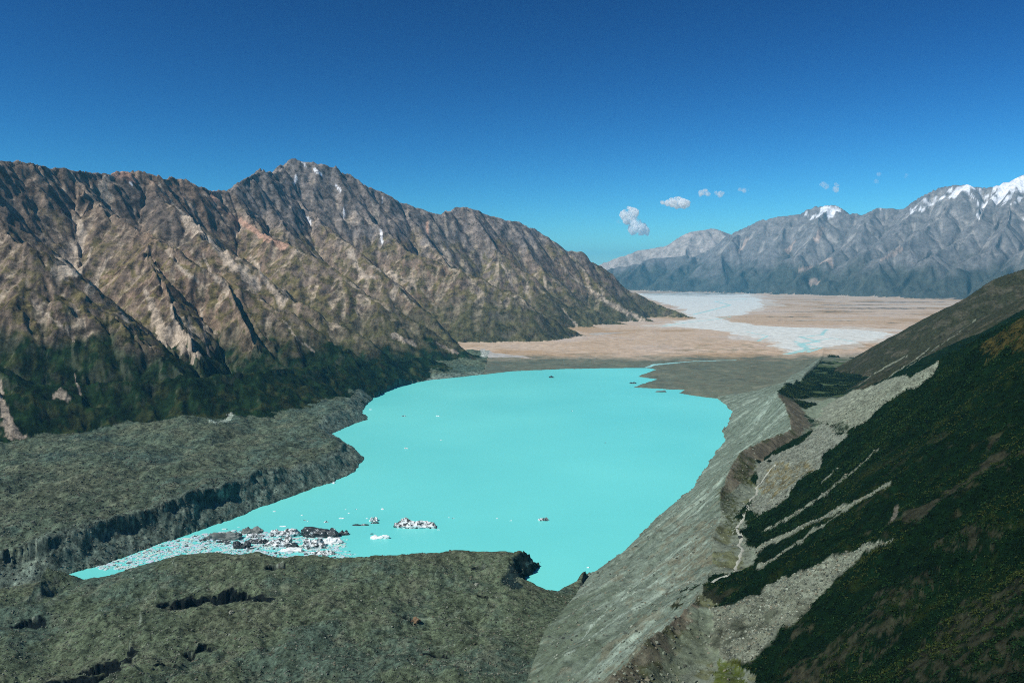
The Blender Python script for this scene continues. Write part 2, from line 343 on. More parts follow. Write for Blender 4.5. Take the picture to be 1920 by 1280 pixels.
ROWIMG = HOR-(Z-CAMZ)/Y*FPX
def pick(px, row):
    """the first ground point seen along a photo pixel -> world x, y, z"""
    c = int(np.argmin(np.abs(U-(px-960)/FPX))); j = int(np.argmax(ROWIMG[:, c] <= row))
    if j == 0: j = len(Yr)-1
    return float(X[j, c]), float(Y[j, c]), float(Z[j, c])

# ------------------------------------------------------------------ ground cover: albedo per vertex (what the ground is made of, with some shade painted in)
COL = np.zeros(X.shape+(3,), f32)
def lin(r, g, b): return np.array([((c/255+0.055)/1.055)**2.4 if c > 10 else c/255/12.92 for c in (r, g, b)], f32)
def mixc(mask, col):
    m = np.clip(mask, 0, 1)[..., None]; COL[...] = COL*(1-m)+np.asarray(col, f32)*m
def mixs(sel, mask, col):
    m = np.clip(mask, 0, 1)[..., None]; COL[sel] = COL[sel]*(1-m)+np.asarray(col, f32)*m
nA = fbm(X, Y, 260, 6, 101, 0.68, SPC); nB = fbm(X, Y, 60, 6, 103, 0.78, SPC); nC = fbm(X, Y, 900, 5, 105, 0.6, SPC)
# plain beyond the lake
COL[:] = (0.50, 0.40, 0.30)
mixc(sstep(0.0, 0.7, nC), (0.40, 0.29, 0.18)); mixc(sstep(0.1, 0.8, -nC)*0.8, (0.48, 0.41, 0.35))
mixc(sstep(0.3, 0.6, nA+0.4*nB)*sstep(6200, 5000, Y)*(X > 900)*0.7, (0.20, 0.19, 0.12))
# bits near the lake: grey olive moraine
mor = (0.125, 0.145, 0.105)
mm = sstep(4900+0, 4350, Y+nA*150+nB*90)
mixc(mm, mor); mixc(mm*sstep(0.0, 0.6, nB)*0.6, (0.17, 0.17, 0.12)); mixc(mm*sstep(0.1, 0.7, -nA)*0.5, (0.085, 0.115, 0.095))
# debris-covered ice, left bank
s = (REG == 8) | (REG == 7)
c0 = np.where((REG == 7)[..., None], np.array((0.100, 0.124, 0.088), f32), np.array((0.118, 0.142, 0.090), f32)); COL[s] = c0[s]
mixs(s, sstep(0.0, 0.7, nA[s])*0.6, (0.115, 0.118, 0.078)); mixs(s, sstep(0.1, 0.7, -nA[s])*0.6, (0.075, 0.115, 0.10))
mixs(s, sstep(0.25, 0.8, nB[s])*0.6, (0.15, 0.155, 0.11)); mixs(s, sstep(0.2, 0.8, -nB[s])*0.5, (0.05, 0.06, 0.038))
s7 = REG == 7
scr = s7 & (DS < 75) & (Y < 5000)
streak = fbm(X*0.9+Y*0.45, (Y-X*0.5)*0.16, 16, 4, 111, 0.6)
mixs(scr, 0.8*sstep(75, 40, DS[scr]), (0.14, 0.17, 0.145)); mixs(scr, sstep(0.0, 0.6, streak[scr])*sstep(65, 35, DS[scr])*0.7, (0.24, 0.28, 0.235))
steep = sstep(0.75, 1.3, SL)
mixs(s, sstep(1.1, 1.7, SL[s])*0.8, (0.040, 0.054, 0.048)); mixs(s, steep[s]*sstep(0.0, 0.4, fbm(X[s], Y[s], 14, 3, 113)), (0.20, 0.22, 0.18))
mixc(PIT*0.97, (0.006, 0.009, 0.010))  # shadow inside the pits painted in: hollows and walls coloured near black
# wall and outer moraine
wtoe = sstep(1240, 1150, Y)*sstep(0.5, 0.0, KW+nB*0.25)
s = REG == 4
COL[s] = (0.165, 0.19, 0.155)
st = fbm(ss, X*0.10+Y*0.05, 22, 5, 121, 0.65)
mixs(s, sstep(0.1, 0.8, st[s])*0.8, (0.30, 0.34, 0.29)); mixs(s, sstep(0.1, 0.8, -st[s])*0.6, (0.105, 0.125, 0.095))
mixs(s, sstep(0.35, 0.7, nB[s]+0.5*(KW[s]-0.6))*0.55*sstep(1800, 1200, Y[s]), (0.165, 0.14, 0.095))
mixs(s, wtoe[s]*0.8, (0.105, 0.125, 0.085))
s = REG == 5
COL[s] = (0.15, 0.135, 0.10); mixs(s, sstep(0.0, 0.5, nB[s])*0.85, (0.07, 0.075, 0.035)); mixs(s, sstep(0.2, 0.6, -nB[s])*0.6, (0.19, 0.15, 0.115))
mixs(s, sstep(2350, 2500, Y[s]), (0.012, 0.03, 0.014)); mixs(s, sstep(0.3, 0.6, nB[s])*sstep(2350, 2500, Y[s]), (0.13, 0.14, 0.10))
s = REG == 6
COL[s] = (0.185, 0.20, 0.16); mixs(s, sstep(0.0, 0.5, nB[s])*0.8, (0.13, 0.13, 0.062)); mixs(s, sstep(2500, 2650, Y[s]), (0.012, 0.030, 0.013))
mixs(s, sstep(0.35, 0.5, nA[s]+nB[s]*0.5)*sstep(1500, 1700, Y[s]), (0.015, 0.03, 0.014))
# right hillside: dark alpine scrub over rock
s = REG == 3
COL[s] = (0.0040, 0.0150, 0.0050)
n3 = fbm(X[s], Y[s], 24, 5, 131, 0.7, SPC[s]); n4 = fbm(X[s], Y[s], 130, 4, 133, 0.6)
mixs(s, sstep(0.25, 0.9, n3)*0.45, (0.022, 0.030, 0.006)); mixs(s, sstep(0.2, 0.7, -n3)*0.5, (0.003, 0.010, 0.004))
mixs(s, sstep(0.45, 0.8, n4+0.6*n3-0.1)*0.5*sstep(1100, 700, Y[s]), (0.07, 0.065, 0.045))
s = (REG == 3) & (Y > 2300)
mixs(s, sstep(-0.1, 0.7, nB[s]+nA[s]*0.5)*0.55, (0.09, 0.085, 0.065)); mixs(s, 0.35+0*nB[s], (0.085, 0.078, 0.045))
# left range: rock, scree in the gullies, grass on the gentler lower spurs, dark scrub near the foot
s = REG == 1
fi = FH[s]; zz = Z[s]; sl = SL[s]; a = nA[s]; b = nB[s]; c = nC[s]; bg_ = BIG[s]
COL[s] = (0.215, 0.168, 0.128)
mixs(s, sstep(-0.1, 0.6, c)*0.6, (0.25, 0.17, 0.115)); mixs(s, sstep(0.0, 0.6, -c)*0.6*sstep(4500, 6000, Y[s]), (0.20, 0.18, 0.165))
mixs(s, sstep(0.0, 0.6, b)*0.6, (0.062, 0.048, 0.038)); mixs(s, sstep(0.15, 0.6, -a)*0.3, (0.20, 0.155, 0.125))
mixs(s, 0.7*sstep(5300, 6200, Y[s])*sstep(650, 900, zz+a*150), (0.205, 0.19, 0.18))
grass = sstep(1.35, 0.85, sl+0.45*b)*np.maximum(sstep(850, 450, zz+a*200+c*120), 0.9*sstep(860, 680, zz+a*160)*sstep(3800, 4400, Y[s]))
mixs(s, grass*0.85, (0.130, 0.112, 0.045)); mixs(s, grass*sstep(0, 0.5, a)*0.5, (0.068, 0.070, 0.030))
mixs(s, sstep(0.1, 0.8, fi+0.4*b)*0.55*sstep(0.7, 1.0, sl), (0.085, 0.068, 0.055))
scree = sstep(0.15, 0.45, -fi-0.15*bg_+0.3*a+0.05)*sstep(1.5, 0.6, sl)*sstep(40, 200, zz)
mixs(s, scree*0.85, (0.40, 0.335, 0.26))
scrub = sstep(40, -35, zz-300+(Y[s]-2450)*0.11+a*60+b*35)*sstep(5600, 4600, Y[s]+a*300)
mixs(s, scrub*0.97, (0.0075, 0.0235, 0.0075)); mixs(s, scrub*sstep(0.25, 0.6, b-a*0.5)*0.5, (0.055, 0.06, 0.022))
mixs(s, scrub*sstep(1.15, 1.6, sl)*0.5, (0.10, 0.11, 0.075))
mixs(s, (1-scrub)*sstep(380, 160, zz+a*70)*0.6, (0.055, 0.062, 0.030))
# far range: grey rock, pale scree, snow high on the right, dark forest low down
s = REG == 2
zz = Z[s]; a = nC[s]; fi = FINE[s]; n5 = fbm(X[s], Y[s], 700, 5, 141, 0.6, SPC[s])
COL[s] = (0.17, 0.165, 0.16)
mixs(s, sstep(900, 1700, zz+a*250)*0.5, (0.22, 0.21, 0.20)); mixs(s, sstep(900, 350, zz+a*250)*0.8, (0.045, 0.055, 0.038))
mixs(s, sstep(0.2, 0.55, -fi+0.2*a)*sstep(500, 1000, zz)*0.7, (0.36, 0.34, 0.31))
mixs(s, sstep(23200, 23800, Y[s])*0.8, (0.40, 0.36, 0.32))
snow = sstep(0.0, 0.16, (zz-2130-(19500-Y[s])*-0.05)/900.0+0.75*n5-0.65*fi-0.42)*(Y[s] < 23000)
mixs(s, snow, (0.82, 0.84, 0.88))

def stroke(pts, w0, w1, col, alpha=0.85, rag=0.6, reg=None, wl=None):
    """a streak of other ground cover, or of painted shade, between points of the terrain; widths in photo pixels at each end"""
    dense = []
    for a_, b_ in zip(pts[:-1], pts[1:]):
        k_ = max(1, int(math.hypot(b_[0]-a_[0], b_[1]-a_[1])/7)); dense += [(a_[0]+(b_[0]-a_[0])*i/k_, a_[1]+(b_[1]-a_[1])*i/k_) for i in range(k_)]
    q = [pick(*p) for p in dense+[pts[-1]]]; md = sorted(p[1] for p in q)[len(q)//2]; q = [p for p in q if abs(p[1]/md-1) < 0.35]; n = len(q)
    ws = [(w0+(w1-w0)*i/max(n-1, 1))*q[i][1]/FPX*0.5 for i in range(n)]
    xs_ = [p[0] for p in q]; ys_ = [p[1] for p in q]; mw = max(ws)*2
    s = (X > min(xs_)-mw) & (X < max(xs_)+mw) & (Y > min(ys_)-mw) & (Y < max(ys_)+mw)
    if reg is not None: s &= np.isin(REG, reg)
    xs, ys = X[s], Y[s]
    if not len(xs): return
    d, at = seg_dist(xs, ys, [(p[0], p[1]) for p in q], [(a_,) for a_ in ws])
    wv = at[0]; l = wl or mw*0.7
    nn = fbm(xs, ys, l, 4, int(pts[0][0]), 0.6)
    m = sstep(1.15, 0.75, d/np.maximum(wv, 0.1)+nn*rag)
    if isinstance(alpha, tuple): m = m*(alpha[0]+(alpha[1]-alpha[0])*sstep(-.3, .3, fbm(xs, ys, l*0.4, 3, 5))); alpha = 1
    mixs(s, m*alpha, col)
def patch(pts, col, alpha=0.85, warp=30, wl=120, reg=None, z=None, soft=None):
    q = [pick(*p)[:2] for p in pts] if z is None else [L0(p[0], p[1], z) for p in pts]
    xs_ = [p[0] for p in q]; ys_ = [p[1] for p in q]; mw = warp*1.5
    s = (X > min(xs_)-mw) & (X < max(xs_)+mw) & (Y > min(ys_)-mw) & (Y < max(ys_)+mw)
    if reg is not None: s &= np.isin(REG, reg)
    xs, ys = X[s], Y[s]
    m = in_poly(xs+fbm(xs, ys, wl, 4, 3, 0.6)*warp, ys+fbm(xs, ys, wl, 4, 9, 0.6)*warp, q).astype(f32)
    if soft: m = m*(soft+(1-soft)*sstep(-0.25, 0.25, fbm(xs, ys, wl*0.6, 4, 19, 0.6)))
    mixs(s, m*alpha, col)

GRAV = (0.50, 0.48, 0.43); PALE = (0.62, 0.66, 0.63); TURQ = (0.30, 0.60, 0.60); TAN = (0.46, 0.345, 0.23); DARKT = (0.05, 0.06, 0.045)
SC = (0.40, 0.34, 0.27); PINK = (0.42, 0.26, 0.19)
# braided river plain
patch([(1195,551),(1300,549),(1420,552),(1440,560),(1450,575),(1400,590),(1370,602),(1420,612),(1500,614),(1600,616),(1700,622),(1685,632),(1640,642),(1570,650),(1500,664),(1455,655),(1430,640),(1340,622),(1240,612),(1298,598),(1275,578),(1230,566)], PALE, 0.4, 220, 900, [0], 0); patch([(1195,551),(1300,549),(1400,552),(1425,562),(1430,575),(1390,590),(1370,602),(1420,612),(1500,615),(1600,618),(1680,624),(1640,640),(1560,649),(1500,661),(1455,652),(1430,638),(1340,620),(1240,611),(1298,598),(1275,578),(1230,566)], PALE, 1.0, 80, 420, [0], 0, 0.85)
patch([(1340,596),(1420,590),(1520,596),(1660,594),(1700,606),(1560,611),(1420,609),(1370,604)], TAN, 0.85, 60, 300, [0], 0)
patch([(1115,626),(1200,622),(1300,628),(1400,640),(1470,655),(1500,668),(1300,672),(1100,672),(980,668),(1060,648)], TAN, 0.45, 60, 250, [0], 0, 0.2)
patch([(1195,546),(1330,548),(1400,553),(1300,556),(1210,553)], DARKT, 0.5, 60, 300, [0], 0, 0.2)
for p, a, b in [([(1478,664),(1515,655),(1500,645),(1535,640),(1500,632),(1540,628),(1550,618)], 5, 1.8),([(1515,660),(1540,652),(1512,648),(1490,640)], 3, 2),([(1520,640),(1560,634),(1600,640)], 1.5, 1.5),([(1300,590),(1340,580),(1370,572),(1340,565),(1400,560)], 2, 1.5),([(1240,612),(1290,604),(1330,600),(1370,594)], 1.6, 1.5),([(1420,640),(1440,630),(1400,622)], 1.5, 1.2)]:
    stroke(p, a*3.3, b*3.3, TURQ, 0.8, 0.7, [0])
for x0, x1, r, th in [(1420,1660,585,1.6),(1500,1790,579,2.0),(1480,1720,573,1.2),(1560,1800,567,1.8),(1620,1800,590,1.2),(1380,1560,595,1.0),(1690,1840,560,2.0),(1500,1560,562,1.0),(1640,1780,606,0.9),(1440,1600,602,0.8),(1205,1480,551,1.0)]:
    patch([(x0,r),((x0+x1)/2,r-th),(x1,r),((x0+x1)/2,r+th)], DARKT, 0.75, 110, 300, [0], 0, 0.25)
for x0, x1, r, th in [(1560,1840,574,0.8),(1300,1500,557,0.7),(1440,1700,600,0.8),(1700,1850,571,0.7)]:
    patch([(x0,r),((x0+x1)/2,r-th),(x1,r),((x0+x1)/2,r+th)], GRAV, 0.8, 60, 300, [0], 0)
patch([(900,660),(905,655),(925,663),(960,668),(1000,672),(905,672)], (0.42,0.42,0.40), 0.9, 12, 60, None, 0)
patch([(1100,628),(1120,625),(1180,624),(1120,630)], (0.40,0.39,0.36), 0.8, 20, 60, None, 0)
stroke([(1380,675),(1290,678),(1225,684),(1215,689)], 4, 10, TURQ, 0.9, 0.3)
patch([(752,722),(800,711),(850,707),(848,713),(790,720),(750,727)], (0.22,0.25,0.22), 0.7, 6, 30, [0, 7], 0)
patch([(1545,692),(1600,684),(1650,680),(1640,690),(1600,712),(1540,705)], (0.012,0.028,0.013), 0.9, 25, 90, [0,5,6], None, 0.5)
patch([(1590,688),(1640,682),(1680,680),(1660,690),(1610,694)], (0.075,0.12,0.035), 0.8, 20, 60, [0,5,6], None, 0.3)
# screes, slips and a band of painted shade on the left range
for p, a, b in [([(118,400),(140,420),(150,450),(128,480),(108,520)], 8, 30),([(150,415),(155,445),(140,480),(130,510)],6,30),([(172,465),(165,490),(140,515)],4,12),([(205,480),(185,520),(165,548)],3,14),
    ([(215,325),(195,345),(200,370)],5,25),([(300,350),(340,400),(380,440),(430,490),(480,535)],7,22),([(420,470),(450,510),(480,540)],4,14),([(470,480),(500,530),(530,570)],4,12),([(380,480),(400,520),(430,545)],3,8),
    ([(270,540),(283,575),(300,620),(322,652)],4,24),([(320,570),(330,610),(345,655)],4,18),([(355,600),(358,640),(368,668)],5,16),([(375,580),(385,630),(392,668)],2,6),([(310,470),(335,500),(370,530)],3,7),
    ([(655,470),(668,500),(680,520),(700,520)],12,8),([(730,510),(745,530),(735,560)],12,10),([(700,500),(740,520),(760,525)],6,4),([(820,410),(815,440),(825,470),(840,490)],10,20),([(835,405),(838,450),(842,488)],4,8),([(690,350),(700,380),(710,420)],3,9),([(1045,490),(1070,520),(1100,540),(1160,580),(1235,616)],3,8),([(1120,560),(1180,590),(1225,615)],3,5),([(1055,580),(1070,600),(1085,618)],3,5),
    ([(940,495),(955,520),(958,535)],4,8),([(990,530),(985,548)],3,8),([(735,630),(760,640),(775,645)],8,14),([(820,645),(840,655),(855,662)],5,8),([(0,745),(10,780),(30,815)],6,24),([(104,742),(122,748)],12,16),([(0,720),(5,740)],4,6),([(140,705),(150,740)],2,4),([(230,590),(240,605)],12,9),([(530,600),(560,640),(590,660)],2,3),([(60,565),(100,600),(140,640)],3,4)]:
    stroke(p, a, b, SC, 0.8, 0.55, [1])
for p, a, b in [([(404,365),(400,385)],20,3),([(410,390),(450,415),(490,440),(535,463)],4,14),([(240,330),(245,345)],45,6),([(215,328),(250,332)],12,12),([(800,415),(802,440)],5,4)]:
    stroke(p, a, b, PINK, 0.75, 0.4, [1])
stroke([(255,360),(285,400),(330,440),(370,470)], 55, 20, (0.06,0.055,0.055), 0.5, 0.6, [1])  # shaded flank of a spur, its shade painted as a darker band
SN = (0.80, 0.82, 0.85)
for p, a, b in [([(566,398),(582,422)],3,5),([(714,430),(716,455)],3,5),([(556,330),(552,350)],5,3),([(590,318),(604,328)],4,3),([(645,390),(644,408)],3,3),([(567,308),(575,314)],5,3),([(716,372),(717,380)],2,3),([(630,350),(640,362)],3,3),([(244,344),(248,348)],5,4)]:
    stroke(p, a, b, SN, 0.9, 0.5, [1])
# far range snow and slips
for p, a, b in [([(1780,358),(1760,375),(1730,390),(1700,402)],12,8),([(1765,370),(1735,380),(1705,395)],9,5),([(1835,355),(1850,372),(1845,385),(1835,410)],7,5),([(1815,360),(1832,380),(1836,395)],4,4),([(1870,350),(1855,375),(1840,390)],8,4),([(1900,345),(1875,368),(1860,378)],16,8),([(1918,345),(1895,365),(1880,385)],16,7),([(1920,370),(1895,385)],6,4),([(1545,395),(1535,405),(1520,412)],12,6),([(1570,388),(1575,395)],8,4),([(1500,402),(1520,405)],6,6),([(1560,390),(1540,402)],7,3),([(1640,397),(1660,396)],3,3)]:
    stroke(p, a*0.85, b*0.85, SN, (0.0, 1.0), 1.0, [2], 420)
for p, a, b in [([(1548,488),(1560,500)],24,10),([(1520,500),(1500,510)],6,6),([(1530,530),(1520,533)],14,8),([(1400,450),(1385,475)],8,3),([(1490,455),(1475,475)],5,9),([(1540,430),(1530,455)],6,10),([(1690,470),(1650,490)],5,3)]:
    stroke(p, a, b, (0.42,0.33,0.27), 0.8, 0.5, [2])
m2 = np.isin(REG, (5, 6)) & (Y > 2600); mixs(m2, sstep(0.15, 0.4, fbm(X[m2], Y[m2], 260, 4, 151, 0.6)+sstep(3300, 4000, Y[m2])*0.35)*0.9, (0.075, 0.10, 0.045))
# right side: gravel fans running down between the scrub, trough floor, grass
FAN = (0.215, 0.245, 0.185)
HR = [3, 5, 6]
patch([(1502,768),(1560,745),(1640,722),(1700,702),(1755,690),(1760,697),(1700,730),(1650,765),(1600,803),(1560,800),(1525,785)], FAN, 0.95, 8, 40, HR)
stroke([(1590,755),(1660,712),(1720,672),(1790,610)], 8, 3, FAN, 0.9, 0.4, [3]); stroke([(1570,752),(1640,700),(1700,668)], 4, 3, FAN, 0.8, 0.4, [3]); stroke([(1700,690),(1760,650),(1830,600)], 3, 2, FAN, 0.6, 0.5, [3])
patch([(1515,795),(1560,798),(1590,815),(1540,858),(1500,905),(1460,945),(1420,970),(1400,955),(1420,905),(1415,860),(1450,850),(1500,835),(1520,815)], (0.20,0.225,0.18), 0.95, 7, 30, HR)
patch([(1440,872),(1500,868),(1530,868),(1490,905),(1450,935),(1425,925),(1435,895)], (0.15,0.13,0.055), 0.8, 7, 18, HR, None, 0.1)
patch([(1505,780),(1545,790),(1530,800),(1510,800)], (0.015,0.03,0.014), 0.9, 5, 20, HR, None, 0.4); patch([(1560,796),(1592,800),(1580,812),(1560,808)], (0.015,0.03,0.014), 0.9, 4, 20, HR, None, 0.4)
stroke([(1490,735),(1540,742),(1580,738),(1620,720)], 30, 14, (0.012,0.028,0.013), 0.9, 0.5, HR)
for p, a, b in [([(1645,843),(1600,885),(1555,920),(1500,958),(1435,995)], 5, 14),([(1570,880),(1540,905)],4,3),([(1665,908),(1610,940),(1540,970),(1480,1000),(1420,1030)],14,26),([(1590,955),(1520,1000),(1470,1035),(1425,1062)],5,16),
    ([(1672,1015),(1620,1030),(1570,1055),(1520,1080),(1450,1100)],6,48),([(1600,1050),(1540,1090),(1470,1120),(1400,1140),(1340,1160)],30,90),([(1560,1085),(1480,1150),(1420,1200),(1370,1230)],30,60)]:
    stroke(p, a, b, FAN, 0.93, 0.25, HR)
stroke([(1680,955),(1675,975)], 8, 14, (0.2,0.19,0.15), 0.7, 0.5, HR)
patch([(1330,1140),(1400,1120),(1450,1105),(1520,1140),(1440,1195),(1380,1235),(1330,1240),(1270,1280),(1200,1280),(1260,1200)], (0.16,0.18,0.13), 0.9, 8, 25, [3,5,6], None, 0.6)
patch([(1350,1238),(1385,1236),(1395,1262),(1400,1290),(1345,1290),(1338,1262)], (0.075,0.095,0.015), 0.95, 3, 10, [3,4,5,6], None, 0.7)
for p in [[(1640,1110),(1740,1080),(1780,1100),(1700,1150),(1650,1160)],[(1760,1010),(1850,985),(1880,1000),(1800,1050)],[(1480,1250),(1600,1180),(1720,1160),(1640,1230),(1520,1290),(1480,1290)],[(1700,1240),(1800,1130),(1910,1090),(1915,1280),(1700,1285)]]:
    patch(p, (0.060,0.060,0.038), 0.55, 12, 14, [3], None, 0.05)
patch([(1840,650),(1880,618),(1925,595),(1925,660),(1860,672)], (0.085,0.07,0.022), 0.7, 10, 20, [3], None, 0.4)
# brown stony caps on the wall
for p in [[(1460,740),(1482,772),(1490,808),(1520,800),(1500,760)],[(1400,845),(1450,822),(1500,812),(1512,822),(1450,846),(1415,858),(1385,858)]]:
    patch(p, (0.135,0.112,0.085), 0.8, 8, 20, [5,6])
for p, a, b in [([(1262,1155),(1225,1178),(1195,1215),(1180,1245),(1160,1275)],14,34),([(1325,985),(1290,1040),(1280,1080)],40,60),([(1345,1000),(1335,1050)],20,20)]:
    stroke(p, a, b, (0.155,0.13,0.088), (0.1, 0.7), 0.9, [4,5], 14)
for p, a, b in [([(1390,860),(1400,890),(1410,910)],16,22),([(1362,925),(1370,970),(1375,1000)],34,20),([(1395,880),(1385,900)],20,20)]:
    stroke(p, a, b, (0.045,0.052,0.018), (0.2, 0.95), 0.7, [4,5,6], 12)
for p, a, b in [([(1455,740),(1435,765),(1425,785),(1400,815)],20,6),([(1475,775),(1440,800),(1420,820)],16,5),([(1310,1010),(1270,1030),(1230,1065)],8,4),([(1290,1090),(1230,1120),(1170,1150),(1060,1230)],10,6),([(1345,930),(1300,960),(1260,1000)],8,3),([(1240,1090),(1150,1130),(1090,1200)],12,5)]:
    stroke(p, a, b, (0.33,0.37,0.32), (0.1,0.8), 0.9, [4], 14)
# valley left of the lake: pale stream bed behind the bank
patch([(388,793),(430,776),(440,778),(405,797)], (0.42,0.47,0.40), 0.9, 5, 20, None)
# pale slabs and dust on the foreground ice
for p, a, b in [([(780,1162),(830,1160)],12,8),([(838,1162),(868,1143)],10,8),([(872,1165),(888,1182)],8,8),([(815,1215),(850,1212)],6,5),([(860,1250),(885,1246)],8,8),([(90,1135),(105,1120)],14,10),([(930,1180),(960,1176)],8,6),([(20,1035),(50,1050)],8,6),([(700,1180),(730,1178)],10,6)]:
    stroke(p, a, b, (0.19,0.22,0.16), 0.75, 0.7, [8,7], 8)

stroke([(1004,1042),(990,1055),(975,1072),(958,1082),(950,1090),(966,1100)], 26, 28, (0.012, 0.024, 0.026), 0.95, 0.35, [8], 10)  # ice cliff face turned from the sun, its shade put into the colour
stroke([(998,1050),(988,1064)], 5, 5, (0.10, 0.20, 0.21), 0.5, 0.8, [8], 6)
m_ = np.isin(REG, (4, 5, 6, 7, 8)) & (PIT < 0.5); COL[m_] *= np.array((0.90, 1.00, 0.95), f32)

# ------------------------------------------------------------------ materials
def mat(name):
    m = bpy.data.materials.new(name); m.use_nodes = True; t = m.node_tree; return m, t, t.nodes["Principled BSDF"]
def N(t, kind, **kw):
    n = t.nodes.new(kind)
    for k, v in kw.items():
        if k.startswith("i_"): n.inputs[int(k[2:])].default_value = v
        else: setattr(n, k, v)
    return n
def ground_mat(name, s1, s2, bump, contrast, rough=0.95, bd=1.0):
    """albedo attribute of the ground cover, broken up by stones and dust at two sizes, with bump"""
    m, t, b = mat(name); L = t.links
    at = N(t, "ShaderNodeAttribute", attribute_name="albedo")
    geo = N(t, "ShaderNodeNewGeometry")
    n1 = N(t, "ShaderNodeTexNoise"); n1.inputs["Scale"].default_value = 1/s1; n1.inputs["Detail"].default_value = 9; n1.inputs["Roughness"].default_value = 0.88
    n2 = N(t, "ShaderNodeTexVoronoi"); n2.inputs["Scale"].default_value = 1/s2
    L.new(geo.outputs["Position"], n1.inputs["Vector"]); L.new(geo.outputs["Position"], n2.inputs["Vector"])
    r1 = N(t, "ShaderNodeMapRange"); r1.inputs[1].default_value = 0.40; r1.inputs[2].default_value = 0.60; r1.clamp = False; r1.inputs[3].default_value = 0; r1.inputs[3].default_value = 1-contrast; r1.inputs[4].default_value = 1+contrast
    L.new(n1.outputs[0], r1.inputs[0])
    r2 = N(t, "ShaderNodeMapRange"); r2.inputs[1].default_value = 0.0; r2.inputs[2].default_value = 0.3; r2.inputs[3].default_value = 1+contrast*0.5; r2.inputs[4].default_value = 1
    mxx = N(t, "ShaderNodeMath", operation='MAXIMUM'); mxx.inputs[1].default_value = 0.25; L.new(r1.outputs[0], mxx.inputs[0])
    L.new(n2.outputs["Distance"], r2.inputs[0])
    mu = N(t, "ShaderNodeMath", operation='MULTIPLY'); L.new(mxx.outputs[0], mu.inputs[0]); L.new(r2.outputs[0], mu.inputs[1])
    vm = N(t, "ShaderNodeVectorMath", operation='SCALE'); L.new(at.outputs["Color"], vm.inputs[0]); L.new(mu.outputs[0], vm.inputs["Scale"])
    L.new(vm.outputs[0], b.inputs["Base Color"])
    b.inputs["Roughness"].default_value = rough; b.inputs["Specular IOR Level"].default_value = 0.04
    bp = N(t, "ShaderNodeBump"); bp.inputs["Strength"].default_value = bump; bp.inputs["Distance"].default_value = bd
    L.new(n1.outputs[0], bp.inputs["Height"]); L.new(bp.outputs[0], b.inputs["Normal"])
    return m
MG = {0: ground_mat("outwash_gravel", 60, 12, 0.25, 0.25, bd=4), 1: ground_mat("mountain_rock", 60, 11, 0.55, 0.75, bd=18), 2: ground_mat("far_mountain_rock", 220, 50, 0.5, 0.4, bd=50),
      3: ground_mat("hillside_ground", 12, 3, 0.9, 0.6, bd=4), 4: ground_mat("moraine_gravel", 14, 3.0, 0.6, 0.45, bd=4), 7: ground_mat("bank_debris", 13, 4.0, 0.8, 0.85, bd=5), 8: ground_mat("ice_debris", 7, 2.4, 0.8, 0.85, bd=4)}

# ------------------------------------------------------------------ terrain meshes, one per land form
def add(o, kind=None, label=None, cat=None, group=None, parent=None):
    sc.collection.objects.link(o)
    if kind: o["kind"] = kind
    if label: o["label"] = label
    if cat: o["category"] = cat
    if group: o["group"] = group
    if parent: o.parent = parent
    return o
def mesh_np(name, verts, faces, m, cols=None, smooth=True):
    """faces: (n, k) array"""
    me = bpy.data.meshes.new(name); k = faces.shape[1]
    me.vertices.add(len(verts)); me.vertices.foreach_set("co", np.ascontiguousarray(verts, f32).ravel())
    me.loops.add(faces.size); me.polygons.add(len(faces))
    me.polygons.foreach_set("loop_start", np.arange(0, faces.size, k, dtype=np.int32))
    me.loops.foreach_set("vertex_index", np.ascontiguousarray(faces, np.int32).ravel())
    me.update(calc_edges=True)
    me.polygons.foreach_set("use_smooth", np.full(len(faces), smooth))
    if cols is not None:
        a = me.color_attributes.new("albedo", 'FLOAT_COLOR', 'POINT')
        c4 = np.ones((len(verts), 4), f32); c4[:, :3] = cols; a.data.foreach_set("color", c4.ravel())
    me.materials.append(m)
    return bpy.data.objects.new(name, me)
nr, nc = X.shape
idx = np.arange(nr*nc).reshape(nr, nc)
quads = np.stack([idx[:-1, :-1], idx[:-1, 1:], idx[1:, 1:], idx[1:, :-1]], -1).reshape(-1, 4)
QR = REG.ravel()[quads[:, 0]]
V = np.stack([X.ravel(), Y.ravel(), Z.ravel()], -1); CF = np.clip(COL.reshape(-1, 3), 0.001, 0.9)
deep = (V[quads, 2] < -1.5).all(1)
for rid, name, regs in [(0, "valley_floor", (0,)), (1, "mountains_left", (1,)), (2, "mountains_far", (2,)), (3, "hillside", (3,)), (4, "moraine_terrain", (4, 5, 6)), (7, "lake_bank_terrain", (7,)), (8, "glacier_terrain", (8,))]:
    q = quads[np.isin(QR, regs) & ~deep]
    if not len(q): continue
    u, inv = np.unique(q.ravel(), return_inverse=True)
    add(mesh_np(name, V[u], inv.reshape(-1, 4), MG[rid], CF[u]), "structure")

